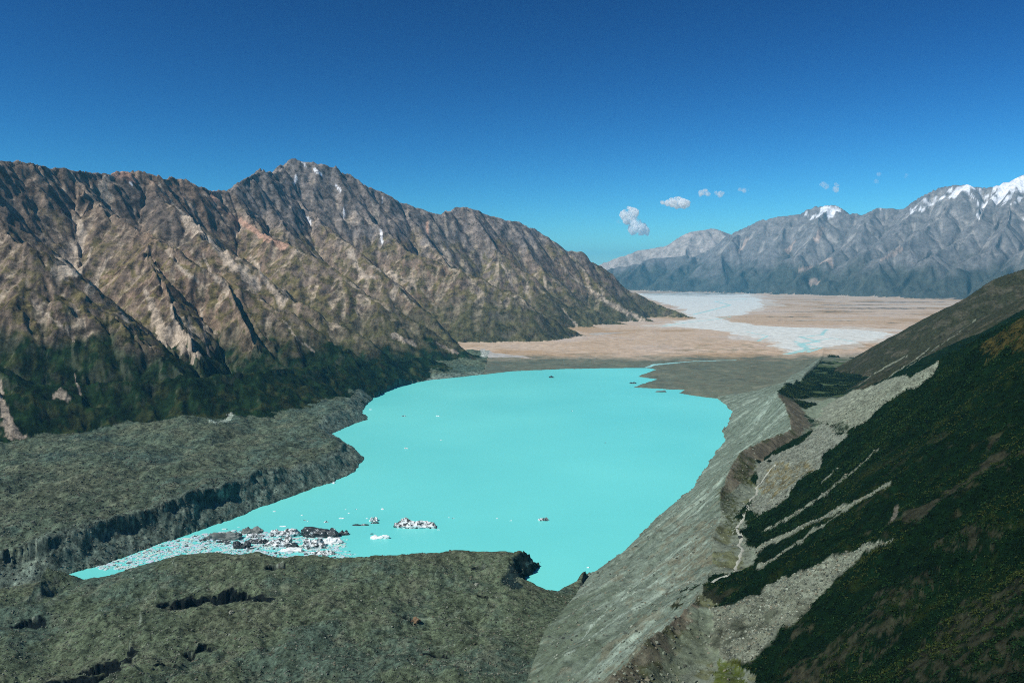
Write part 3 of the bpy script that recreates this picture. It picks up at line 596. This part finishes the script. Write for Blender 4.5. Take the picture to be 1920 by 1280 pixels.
# lake: milky glacial water, one flat sheet inside the shore
m, t, b = mat("glacial_water")
geo = N(t, "ShaderNodeNewGeometry"); nn = N(t, "ShaderNodeTexNoise"); nn.inputs["Scale"].default_value = 1/700; nn.inputs["Detail"].default_value = 5
t.links.new(geo.outputs["Position"], nn.inputs["Vector"])
cr = N(t, "ShaderNodeValToRGB"); cr.color_ramp.elements[0].position = 0.3; cr.color_ramp.elements[1].position = 0.7
cr.color_ramp.elements[0].color = (0.140, 0.66, 0.635, 1); cr.color_ramp.elements[1].color = (0.185, 0.76, 0.71, 1)
t.links.new(nn.outputs[0], cr.inputs[0]); t.links.new(cr.outputs[0], b.inputs["Base Color"])
b.inputs["Roughness"].default_value = 0.35; b.inputs["Specular IOR Level"].default_value = 0.25
n2 = N(t, "ShaderNodeTexNoise"); n2.inputs["Scale"].default_value = 1/7; n2.inputs["Detail"].default_value = 4
t.links.new(geo.outputs["Position"], n2.inputs["Vector"])
bp = N(t, "ShaderNodeBump"); bp.inputs["Strength"].default_value = 0.25; bp.inputs["Distance"].default_value = 0.3
t.links.new(n2.outputs[0], bp.inputs["Height"]); t.links.new(bp.outputs[0], b.inputs["Normal"])
WATER = m
me = bpy.data.meshes.new("lake"); me.from_pydata([(-1200, 1150, 0), (1100, 1150, 0), (1100, 4300, 0), (-1200, 4300, 0)], [], [(0, 1, 2, 3)]); me.materials.append(WATER)
add(bpy.data.objects.new("lake", me), "structure")

# haze
me = bpy.data.meshes.new("haze")
hx0, hx1, hy0, hy1, hz0, hz1 = -60000, 60000, -3000, 95000, -60, 2850
hv = [(x, y, z) for z in (hz0, hz1) for x, y in ((hx0, hy0), (hx1, hy0), (hx1, hy1), (hx0, hy1))]
me.from_pydata(hv, [], [(3, 2, 1, 0), (4, 5, 6, 7), (0, 1, 5, 4), (1, 2, 6, 5), (2, 3, 7, 6), (3, 0, 4, 7)])
hm_ = bpy.data.materials.new("air"); hm_.use_nodes = True; t = hm_.node_tree; t.nodes.clear()
pv = N(t, "ShaderNodeVolumePrincipled"); ou = N(t, "ShaderNodeOutputMaterial")
pv.inputs["Color"].default_value = (0.16, 0.64, 1.0, 1); pv.inputs["Density"].default_value = 1.9e-5; pv.inputs["Anisotropy"].default_value = 0.1
t.links.new(pv.outputs[0], ou.inputs["Volume"]); me.materials.append(hm_)
add(bpy.data.objects.new("haze", me), "stuff")

# ------------------------------------------------------------------ path behind the moraine
def zat(x, y):
    """terrain height, bilinear on the grid"""
    j = np.interp(y, Yr, np.arange(nr)); c = np.interp(x/y, U, np.arange(nc)); j0 = int(min(j, nr-2)); c0 = int(min(c, nc-2)); a, b_ = j-j0, c-c0
    return float((Z[j0, c0]*(1-b_)+Z[j0, c0+1]*b_)*(1-a)+(Z[j0+1, c0]*(1-b_)+Z[j0+1, c0+1]*b_)*a)
def draped_strip(name, pts, width, m, lift=0.5):
    q = []
    for a_, b_ in zip(pts[:-1], pts[1:]):
        k_ = max(1, int(math.hypot(b_[0]-a_[0], b_[1]-a_[1])/3)); q += [pick(a_[0]+(b_[0]-a_[0])*i/k_, a_[1]+(b_[1]-a_[1])*i/k_)[:2] for i in range(k_)]
    q = np.array(q+[pick(*pts[-1])[:2]]); 
    for _ in range(6): q[1:-1] = (q[:-2]+2*q[1:-1]+q[2:])/4
    ds_ = np.concatenate([[0], np.cumsum(np.hypot(*np.diff(q, axis=0).T))]); n = int(ds_[-1]/2.0)
    t_ = np.linspace(0, ds_[-1], n); q = np.stack([np.interp(t_, ds_, q[:, 0]), np.interp(t_, ds_, q[:, 1])], 1)
    q[:, 0] += [float(v) for v in fbm(q[:, 0], q[:, 1], 30, 3, 5)*3]
    tg = np.gradient(q, axis=0); tg /= np.hypot(tg[:, 0], tg[:, 1])[:, None]+1e-6; nrm = np.stack([-tg[:, 1], tg[:, 0]], 1)
    vs = []; 
    for i in range(n):
        w_ = width*(1+0.25*math.sin(i*0.7)+0.15*math.sin(i*1.9))
        for k_ in (-1, -0.5, 0, 0.5, 1):
            x_, y_ = q[i]+nrm[i]*k_*w_/2; vs.append((x_, y_, zat(x_, y_)+lift-(0.5 if abs(k_) == 1 else 0)))
    fs = [(i*5+k_, i*5+k_+1, (i+1)*5+k_+1, (i+1)*5+k_) for i in range(n-1) for k_ in range(4)]
    me = bpy.data.meshes.new(name); me.from_pydata(vs, [], fs); me.materials.append(m); me.polygons.foreach_set("use_smooth", [True]*len(fs))
    return add(bpy.data.objects.new(name, me), "structure")
def simple_mat(name, col, var=0.3, scale=0.5, rough=0.9):
    m, t, b = mat(name); geo = N(t, "ShaderNodeNewGeometry"); n_ = N(t, "ShaderNodeTexNoise"); n_.inputs["Scale"].default_value = scale; n_.inputs["Detail"].default_value = 6; n_.inputs["Roughness"].default_value = 0.8
    t.links.new(geo.outputs["Position"], n_.inputs["Vector"])
    r = N(t, "ShaderNodeValToRGB"); r.color_ramp.elements[0].position = 0.35; r.color_ramp.elements[1].position = 0.65
    r.color_ramp.elements[0].color = tuple(c*(1-var) for c in col)+(1,); r.color_ramp.elements[1].color = tuple(c*(1+var) for c in col)+(1,)
    t.links.new(n_.outputs[0], r.inputs[0]); t.links.new(r.outputs[0], b.inputs["Base Color"]); b.inputs["Roughness"].default_value = rough; b.inputs["Specular IOR Level"].default_value = 0.2
    return m
PATHM = simple_mat("path_gravel", (0.33, 0.35, 0.29), 0.15)
draped_strip("path", [(1333,1092),(1344,1084),(1373,1078),(1381,1063),(1389,1046),(1391,1032),(1384,1020),(1390,1010),(1383,999),(1382,992),(1388,981),(1398,967),(1400,952),(1405,941),(1415,929),(1422,923),(1416,916),(1427,906),(1436,892),(1453,872)], 3.6, PATHM)

# ------------------------------------------------------------------ icebergs
def ice_mat(name, thr, dark=(0.030, 0.042, 0.045), white=(0.78, 0.84, 0.84)):
    m, t, b = mat(name); L = t.links; geo = N(t, "ShaderNodeNewGeometry")
    mp = N(t, "ShaderNodeMapping"); mp.inputs["Rotation"].default_value = (0.5, 0.7, 0.4); mp.inputs["Scale"].default_value = (1, 0.25, 1.6); L.new(geo.outputs["Position"], mp.inputs["Vector"])
    n_ = N(t, "ShaderNodeTexNoise"); n_.inputs["Scale"].default_value = 0.16; n_.inputs["Detail"].default_value = 6; n_.inputs["Roughness"].default_value = 0.75; L.new(mp.outputs[0], n_.inputs["Vector"])
    r = N(t, "ShaderNodeValToRGB"); e = r.color_ramp.elements; e[0].position = thr-0.04; e[1].position = thr+0.05; e[0].color = dark+(1,); e[1].color = white+(1,)
    L.new(n_.outputs[0], r.inputs[0]); L.new(r.outputs[0], b.inputs["Base Color"]); b.inputs["Roughness"].default_value = 0.55; b.inputs["Specular IOR Level"].default_value = 0.3
    return m
ICE = {"white": ice_mat("white_ice", 0.36), "mixed": ice_mat("banded_ice", 0.49), "dark": ice_mat("debris_covered_ice", 0.60), "grey": ice_mat("grey_rubble_ice", 0.68, (0.13, 0.155, 0.145), (0.6, 0.66, 0.66))}
import bmesh
def berg(name, px, row, wpx, hpx, style, label, group=None, seed=0, cat="iceberg", lumps=3, tilt=0.0):
    r_ = random.Random(seed*7+int(px)); x0, y0 = L0(px, row); sc_ = y0/FPX
    W = wpx*sc_; hv = hpx*sc_; Hh = max(0.5, hv*0.72); D = min(W*0.7, max(W*0.22, hv*1.3)); y0 += D*0.4
    bm = bmesh.new(); bmesh.ops.create_icosphere(bm, subdivisions=4 if wpx > 12 else 3, radius=1)
    off = [(r_.uniform(-.8, .8), r_.uniform(-.5, .5), r_.uniform(.3, .65), r_.uniform(.5, 1.15)) for _ in range(lumps+int(wpx/14))]
    co = np.array([v.co[:] for v in bm.verts], f32); ang = np.arctan2(co[:, 1], co[:, 0])
    sx = np.sign(co[:, 0])*np.abs(co[:, 0])**0.7; sy = np.sign(co[:, 1])*np.abs(co[:, 1])**0.7; sz = np.abs(co[:, 2])**0.45
    X1 = sx*W/2; Y1 = sy*D/2
    n1 = fbm(X1+seed*99, Y1+co[:, 2]*W*0.2, max(W*0.3, 2), 4, seed+1, 0.6); n2 = fbm(X1*1.3+seed*41, Y1*1.1+77, max(W*0.16, 1.2), 4, seed+5, 0.7, ridged=True)
    prof = np.zeros(len(co), f32)
    for ox, oy, rr, hh in off: prof = np.maximum(prof, hh*np.clip(1.15-((sx-ox)/rr)**2*0.8-((sy-oy)/rr)**2*0.5, 0.0, 1))
    prof = np.maximum(prof, 0.28)
    zt_ = Hh*sz*(prof+0.35*n2+0.1*n1)+tilt*sx*Hh
    zt_ = np.where(co[:, 2] >= -0.02, np.maximum(zt_, 0.12), -0.9)
    X1 = X1*(1+0.28*n1); Y1 = Y1*(1+0.35*n1)
    for v, a, b_, c in zip(bm.verts, X1, Y1, zt_): v.co = (float(a), float(b_), float(c))
    me = bpy.data.meshes.new(name); bm.to_mesh(me); bm.free(); me.materials.append(ICE[style])
    o = bpy.data.objects.new(name, me); o.location = (x0, y0, 0); return add(o, None, label, cat, group)
BIG = [
 (775,990,76,17,"mixed","large white and black banded iceberg alone in open water, widest berg on the lake"),
 (1019,976,18,7,"mixed","small pale iceberg with a dark right tip, alone right of centre in the lake"),
 (700,977,16,8,"mixed","small jagged black and white iceberg just above a flat dark slab"),
 (703,981,16,3,"dark","flat dark slab of ice just in front of a small jagged iceberg"),
 (673,985,28,2.6,"dark","long thin dark floe lying low in open water left of the large banded iceberg"),
 (711,1010,30,7,"white","bright white ice floe with two humps in front of the large banded iceberg"),
 (472,1000,40,12,"grey","grey rubble-topped tilted ice slab with white right face at the back of the ice jam"),
 (417,1012,60,15,"grey","long grey gravel-covered ice slab at the upper left of the ice jam"),
 (477,1008,32,8,"mixed","low white slab with dark rim directly in front of the grey tilted slab"),
 (530,1006,58,15,"mixed","black and white striped long iceberg in the back row of the ice jam"),
 (597,1007,72,19,"dark","largest dark debris-covered iceberg of the ice jam, at its back right"),
 (645,1003,18,9,"dark","small dark pointed iceberg touching the right end of the largest dark berg"),
 (482,1019,40,9,"dark","flat dark iceberg in the middle of the white brash ice"),
 (450,1028,30,13,"dark","black lumpy iceberg standing in the front left of the ice jam"),
 (520,1025,48,16,"mixed","steep white iceberg with black diagonal bands in the middle of the ice jam"),
 (585,1028,42,18,"mixed","pyramid-like iceberg with dark diagonal stripes in the front right of the ice jam"),
 (622,1020,34,12,"white","white ridged iceberg at the right edge of the ice jam"),
 (417,1017,22,5,"dark","short black sliver of ice below the long grey slab"),
 (545,1034,42,8,"white","low white iceberg at the front of the jam close to the debris shore"),
 (605,1040,46,8,"mixed","long flat black and white floe nearest to the foreground shore"),
 (380,1014,13,5,"dark","small black ice block at the thin left part of the brash ice"),
 (546,1027,22,9,"dark","black wedge of ice between two banded icebergs in the jam"),
 (1034,708,10,4,"dark","tiny dark iceberg near the far shore at the middle"),
 (1187,719,13,3.5,"dark","tiny dark iceberg off the far right peninsula"),
 (1240,735,22,3.5,"grey","low grey ice floe beside the far right shore"),
 (971,1092,9,6,"white","pale blue ice block at the foot of the dark ice cliff"),
 (975,1104,11,6,"white","white ice lump in the cove below the dark ice cliff"),
 (1003,1115,18,9,"dark","black pointed ice block at the head of the cove"),
 (987,1113,14,7,"dark","black ice block left of the pointed one at the head of the cove"),
]
for i, (px, row, w_, h_, st_, lb) in enumerate(BIG): berg("iceberg", px, row, w_, h_, st_, lb, "icebergs in the glacier lake", i+1)
SMALL = [(697,1001,6,2.4),(717,955,6,3),(822,993,5,1.6),(850,972,5,1.2),(932,972,4,1.4),(958,976,4,1.5),(757,780,7,2.4),(821,780,7,2.4),(827,825,4,1.5),(761,841,7,3),(514,959,6,2.2),(566,966,4,2),(611,979,9,3),(640,972,10,3),(530,987,13,2.4),(421,992,10,2.6),(447,988,4,1.6),(625,906,6,4),(668,955,4,1.5),(688,972,4,1.5),(648,955,3,1.2),(1073,770,4,1.3),(886,700,5,1.3),(695,768,5,2),(1135,830,4,1.2),(1103,1064,5,2.4),(1028,1113,10,3),(571,975,5,1.6),(577,977,3,1.3),(654,962,4,1.5),(842,970,3,1)]
for i, (px, row, w_, h_) in enumerate(SMALL):
    berg("ice_floe", px, row, w_, h_, "white" if i % 3 else "mixed", "tiny scrap of floating ice in the open lake", "small ice floes scattered over the lake", 40+i, "ice floe", 1)
# brash ice: countless small floes packed in the lake's near-left arm
def brash():
    poly = [L0(*p) for p in [(175,1062),(235,1046),(300,1018),(365,1003),(450,993),(520,999),(640,1006),(655,1012),(650,1030),(700,1052),(560,1062),(300,1062),(200,1070)]]
    vs, fs, cs = [], [], []; n = 0; r_ = random.Random(3)
    xs_ = [p[0] for p in poly]; ys_ = [p[1] for p in poly]; k = 0
    while k < 13000:
        x, y = r_.uniform(min(xs_), max(xs_)), r_.uniform(min(ys_), max(ys_))
        if not in_poly(np.array([x]), np.array([y]), poly)[0] or zat(x, y) > -0.5: k += 0.2; continue
        k += 1
        d_ = float(vnoise(np.array([x/26]), np.array([y/16]), 9)[0]); px = 960+x/y*FPX
        if d_ < (-0.32 if px < 520 else (-0.12 if px < 600 else 0.0)): continue
        rad = min(0.5+r_.expovariate(0.95), 6.5); h = 0.15+rad*r_.uniform(0.04, 0.22); m_ = r_.randint(5, 8); a0 = r_.uniform(0, 6.3); el = r_.uniform(.5, 1)
        ring = [(rad*r_.uniform(.65, 1.1)*math.cos(a0+i*6.283/m_), rad*el*r_.uniform(.65, 1.1)*math.sin(a0+i*6.283/m_)) for i in range(m_)]
        dark = r_.random() < 0.13
        c = (0.06, 0.08, 0.08) if dark else tuple(v*r_.uniform(.85, 1.05) for v in (0.56, 0.70, 0.71))
        tz = [r_.uniform(-.3, .5)*h for _ in range(m_)]
        for i, (a, b_) in enumerate(ring): vs.append((x+a, y+b_, -0.3)); cs.append(c)
        for i, (a, b_) in enumerate(ring): vs.append((x+a*.9, y+b_*.9, h+tz[i])); cs.append(c)
        vs.append((x, y, h*1.3)); cs.append(c)
        for i in range(m_):
            j = (i+1) % m_; fs += [(n+i, n+j, n+m_+j), (n+i, n+m_+j, n+m_+i), (n+m_+i, n+m_+j, n+2*m_)]
        n += 2*m_+1
    m, t, b = mat("brash_ice"); at = N(t, "ShaderNodeAttribute", attribute_name="albedo"); t.links.new(at.outputs["Color"], b.inputs["Base Color"]); b.inputs["Roughness"].default_value = 0.5
    add(mesh_np("brash_ice", np.array(vs, f32), np.array(fs), m, np.array(cs, f32), smooth=False), "stuff")
brash()

# ------------------------------------------------------------------ stones on the debris, scrub on the hillside
def scatter_points(mask, count, r_, power=0.0):
    jj, cc = np.nonzero(mask); p_ = None
    if power: wt = Y[jj, cc]**power; p_ = wt/wt.sum()
    k = r_.choice(len(jj), count, p=p_); jj, cc = jj[k], cc[k]
    jj = np.minimum(jj, nr-2); cc = np.minimum(cc, nc-2)
    a, b_ = r_.random(count).astype(f32), r_.random(count).astype(f32)
    def lerp(A): return (A[jj, cc]*(1-b_)+A[jj, cc+1]*b_)*(1-a)+(A[jj+1, cc]*(1-b_)+A[jj+1, cc+1]*b_)*a
    return lerp(X), lerp(Y), lerp(Z), jj, cc
infov = np.abs(U[None, :]) < 0.69
def stones(name, mask, count, smin, smax, cols, m, seed, power=0.0):
    r_ = np.random.default_rng(seed); x, y, z, jj, cc = scatter_points(mask & infov, count, r_, power)
    s_ = smin*(smax/smin)**(r_.random(count)**2.5)
    base = np.array([(1,0,0),(0,1,0),(-1,0,0),(0,-1,0),(.5,.5,.8),(-.6,.4,.9),(-.3,-.6,.7),(.6,-.4,.75),(0,0,-.4)], f32)
    tri = np.array([(0,4,7),(0,1,4),(1,5,4),(1,2,5),(2,6,5),(2,3,6),(3,7,6),(3,0,7),(4,5,7),(5,6,7),(0,8,1),(1,8,2),(2,8,3),(3,8,0)])
    th = r_.random(count)*6.28; c, sn = np.cos(th), np.sin(th)
    v = base[None]*(0.65+0.7*r_.random((count, 9, 3))); v = v*s_[:, None, None]*np.array([1, 0.8, 0.7])
    vx = v[:, :, 0]*c[:, None]-v[:, :, 1]*sn[:, None]+x[:, None]; vy = v[:, :, 0]*sn[:, None]+v[:, :, 1]*c[:, None]+y[:, None]; vz = v[:, :, 2]+z[:, None]-0.1*s_[:, None]
    V_ = np.stack([vx, vy, vz], -1).reshape(-1, 3); F_ = (tri[None]+np.arange(count)[:, None, None]*9).reshape(-1, 3)
    ci = r_.integers(0, len(cols), count); C_ = np.repeat(np.array(cols, f32)[ci]*(0.7+0.6*r_.random(count))[:, None], 9, 0)
    add(mesh_np(name, V_, F_, m, C_, smooth=False), "stuff")
STM, t, b = mat("stone"); at = N(t, "ShaderNodeAttribute", attribute_name="albedo"); t.links.new(at.outputs["Color"], b.inputs["Base Color"]); b.inputs["Roughness"].default_value = 0.95; b.inputs["Specular IOR Level"].default_value = 0.1
STC = [(0.12,0.14,0.105),(0.17,0.19,0.15),(0.07,0.08,0.06),(0.05,0.06,0.05),(0.125,0.12,0.085),(0.10,0.12,0.09)]
stones("rubble_on_glacier", (REG == 8) & (PIT < 0.3) & (SL < 0.9), 110000, 0.25, 2.2, STC, STM, 11)
stones("rubble_on_lake_bank", (REG == 7) & (Y < 3600), 40000, 0.5, 3.0, [(a*.8, b_*.8, c*.8) for a, b_, c in STC], STM, 12)
stones("rubble_on_moraine", np.isin(REG, (4, 5, 6)) & (Y < 2600), 26000, 0.4, 2.6, [(a*1.4, b_*1.4, c*1.4) for a, b_, c in STC], STM, 13)
lum = COL.sum(-1)
stones("rubble_on_scree", (REG == 3) & (lum > 0.42) & (Y < 1800), 26000, 0.3, 2.0, [(a*1.5, b_*1.5, c*1.5) for a, b_, c in STC], STM, 14)
def scrub(name, mask, count, smin, smax, cols, seed, nl, power=0.0):
    r_ = np.random.default_rng(seed); x, y, z, jj, cc = scatter_points(mask & infov, count, r_, power)
    s_ = (smin+(smax-smin)*r_.random(count)**2).astype(f32)
    ctr = r_.normal(size=(count, nl, 3)); ctr /= np.linalg.norm(ctr, axis=-1, keepdims=True); ctr[..., 2] = np.abs(ctr[..., 2])*0.8; ctr *= (0.55+0.45*r_.random((count, nl, 1)))*s_[:, None, None]
    a = r_.normal(size=(count, nl, 3)); b_ = r_.normal(size=(count, nl, 3)); sz = s_[:, None, None]*0.42
    a = a/np.linalg.norm(a, axis=-1, keepdims=True)*sz; b_ = b_/np.linalg.norm(b_, axis=-1, keepdims=True)*sz
    P0 = ctr+np.stack([x, y, z], -1)[:, None, :]
    V_ = np.stack([P0-a*0.6-b_*0.3, P0+a*0.6-b_*0.4, P0+b_], 2).reshape(-1, 3); F_ = np.arange(count*nl*3).reshape(-1, 3)
    pn = np.clip(fbm(x, y, 70, 3, seed+3)*0.9+0.5+r_.normal(size=count)*0.22, 0, 0.999); ci = (pn*len(cols)).astype(int)
    C_ = np.array(cols, f32)[ci][:, None, :]*(0.6+0.8*r_.random((count, nl, 1))); C_ = np.repeat(C_.reshape(-1, 3), 3, 0)
    add(mesh_np(name, V_, F_, LEAFM, C_, smooth=False), "stuff")
LEAFM, t, b = mat("scrub_leaf"); at = N(t, "ShaderNodeAttribute", attribute_name="albedo"); t.links.new(at.outputs["Color"], b.inputs["Base Color"]); b.inputs["Roughness"].default_value = 0.8; b.inputs["Specular IOR Level"].default_value = 0.1
SCR = [(0.004,0.015,0.005),(0.006,0.024,0.007),(0.009,0.030,0.008),(0.012,0.034,0.009),(0.018,0.038,0.009),(0.034,0.048,0.011)]
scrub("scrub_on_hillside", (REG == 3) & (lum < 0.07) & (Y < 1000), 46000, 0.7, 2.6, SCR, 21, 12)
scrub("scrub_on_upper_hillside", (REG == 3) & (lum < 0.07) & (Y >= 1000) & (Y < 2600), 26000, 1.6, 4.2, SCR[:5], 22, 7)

scrub("trees_behind_moraine", np.isin(REG, (5, 6)) & (lum < 0.09) & (Y > 2300) & (Y < 5200), 15000, 4.0, 9.0, [(0.005,0.016,0.006),(0.008,0.024,0.008),(0.012,0.03,0.009),(0.03,0.05,0.014)], 23, 6)

# ------------------------------------------------------------------ boulders and bushes one can tell apart
def boulder(px, row, size, label, group=None, col=(0.10, 0.11, 0.09), seed=1):
    x, y, z = pick(px, row); bm = bmesh.new(); bmesh.ops.create_icosphere(bm, subdivisions=3, radius=1)
    for v in bm.verts:
        c = v.co.copy(); n_ = float(fbm(np.array([c.x*2+seed*5.0]), np.array([c.y*2+c.z*1.7]), 1.6, 4, seed)[0])
        v.co = Vector((c.x*size, c.y*size*0.8, max(c.z, -0.35)*size*0.75))*(1+0.45*n_)
    me = bpy.data.meshes.new("boulder"); bm.to_mesh(me); bm.free(); me.materials.append(simple_mat("boulder_rock", col, 0.4, 0.8))
    o = bpy.data.objects.new("boulder", me); o.location = (x, y, z+size*0.15); add(o, None, label, "boulder", group)
boulder(781,1165,5.5,"brown lumpy boulder at the left end of a pale dust patch on the foreground ice",None,(0.17,0.12,0.07),3)
boulder(1388,1008,3.2,"dark boulder on the bend of the gravel path behind the moraine",None,(0.03,0.04,0.035),4)
boulder(434,1152,4.0,"pale grey boulder on the foreground debris below the black crescent-shaped pit",None,(0.22,0.23,0.18),6)
boulder(893,1098,3.0,"light grey boulder on the debris left of the dark ice cliff",None,(0.24,0.26,0.21),7)
def bush(px, row, size, label, seed):
    x, y, z = pick(px, row); r_ = np.random.default_rng(seed); nl = 260
    d = r_.normal(size=(nl, 3)); d /= np.linalg.norm(d, axis=1, keepdims=True); d[:, 2] = np.abs(d[:, 2]); d *= (0.5+0.5*r_.random((nl, 1)))*size*np.array([1.2, 1, 0.9])
    a = r_.normal(size=(nl, 3))*size*0.16; b_ = r_.normal(size=(nl, 3))*size*0.16
    V_ = np.stack([d-a, d+a, d+b_], 1).reshape(-1, 3).astype(f32); C_ = np.repeat(np.array([(0.008,0.02,0.008)], f32)*(0.5+r_.random((nl, 1))), 3, 0)
    o = mesh_np("bush", V_, np.arange(nl*3).reshape(-1, 3), LEAFM, C_, smooth=False); o.location = (x, y, z)
    add(o, None, label, "bush", "dark bushes on the gravel flat")
bush(1422,867,5.0,"left dark bush on the gravel flat behind the moraine crest",1); bush(1443,866,4.0,"right dark bush on the gravel flat beside the grassy patch",2)

# ------------------------------------------------------------------ clouds, beyond and above the haze
def cloud(blobs, label, dens, seed, Yc=60000):
    """a volume filling lumpy puffs given as (column, row, radius) in photo pixels at the cloud's distance"""
    k_ = Yc/FPX; bm = bmesh.new(); cx_ = sum(b_[0] for b_ in blobs)/len(blobs); cr_ = sum(b_[1] for b_ in blobs)/len(blobs)
    for i, (px, row, r_) in enumerate(blobs):
        tmp = bmesh.new(); bmesh.ops.create_icosphere(tmp, subdivisions=3, radius=1)
        co = np.array([v.co[:] for v in tmp.verts], f32); n_ = fbm(co[:, 0]*1.0+seed*3+i*7, co[:, 1]+co[:, 2]*1.3, 0.9, 4, seed+i, 0.6)
        for v, q in zip(tmp.verts, n_):
            v.co = v.co*(1+0.34*float(q))*r_*k_; v.co.x += (px-cx_)*k_; v.co.z += (cr_-row)*k_; v.co.y += math.sin(i*2.3)*r_*k_*0.4
        me_ = bpy.data.meshes.new("tmp"); tmp.to_mesh(me_); tmp.free(); bm.from_mesh(me_); bpy.data.meshes.remove(me_)
    me = bpy.data.meshes.new("cloud"); bm.to_mesh(me); bm.free()
    m = bpy.data.materials.new("cloud_vapour"); m.use_nodes = True; t = m.node_tree; t.nodes.clear(); L = t.links
    pv_ = N(t, "ShaderNodeVolumePrincipled"); ou_ = N(t, "ShaderNodeOutputMaterial"); pv_.inputs["Color"].default_value = (1, 1, 1, 1); pv_.inputs["Anisotropy"].default_value = -0.25
    geo = N(t, "ShaderNodeNewGeometry"); n_ = N(t, "ShaderNodeTexNoise"); n_.inputs["Scale"].default_value = 1/700; n_.inputs["Detail"].default_value = 2; L.new(geo.outputs["Position"], n_.inputs["Vector"])
    r = N(t, "ShaderNodeMapRange"); r.inputs[1].default_value = 0.30; r.inputs[2].default_value = 0.50; r.inputs[3].default_value = 0; r.inputs[4].default_value = dens*0.4; L.new(n_.outputs[0], r.inputs[0]); L.new(r.outputs[0], pv_.inputs["Density"]); L.new(pv_.outputs[0], ou_.inputs["Volume"])
    me.materials.append(m); o = bpy.data.objects.new("cloud", me); o.location = ((cx_-960)*k_, Yc, CAMZ+(HOR-cr_)*k_)
    add(o, None, label, "cloud", "small clouds over the valley")
cloud([(1172,402,10),(1182,395,8),(1190,398,8),(1178,410,11),(1188,416,9),(1196,424,11),(1187,430,10),(1204,430,11),(1212,434,7),(1184,404,9)], "tall white puffy cloud, the largest one, nearest to the left mountains", 0.03, 1)
cloud([(1262,380,9),(1271,376,8),(1280,381,10),(1288,382,7),(1252,381,6),(1242,380,4),(1270,384,8)], "long low white cloud with a pointed left tail, second largest", 0.022, 2)
cloud([(1315,362,6),(1322,360,6),(1326,364,5)], "small white cloud, left one of a close pair", 0.008, 3)
cloud([(1342,362,4),(1350,364,6),(1354,363,4)], "small thin cloud, right one of a close pair", 0.006, 4)
cloud([(1388,355,4),(1396,357,5),(1401,357,3)], "small flat cloud alone between the pair and the snowy peak", 0.006, 5)
cloud([(1543,346,6),(1550,349,6)], "faint round cloud above the small snowy peak, left of its neighbour", 0.0026, 6)
cloud([(1567,355,6),(1570,348,4),(1566,345,3)], "faint upright cloud just right of another over the snowy peak", 0.0045, 7)
cloud([(1647,327,4),(1650,326,3)], "tiny faint cloud, upper of two above the right range", 0.002, 8)
cloud([(1643,340,5)], "tiny faint cloud, lower of two above the right range", 0.0012, 9)
cloud([(1700,328,3),(1699,332,3)], "tiniest faint cloud at the far right of the sky", 0.0012, 10)
cloud([(1160,415,4)], "faint wisp beside the left edge of the tall puffy cloud", 0.0012, 11)
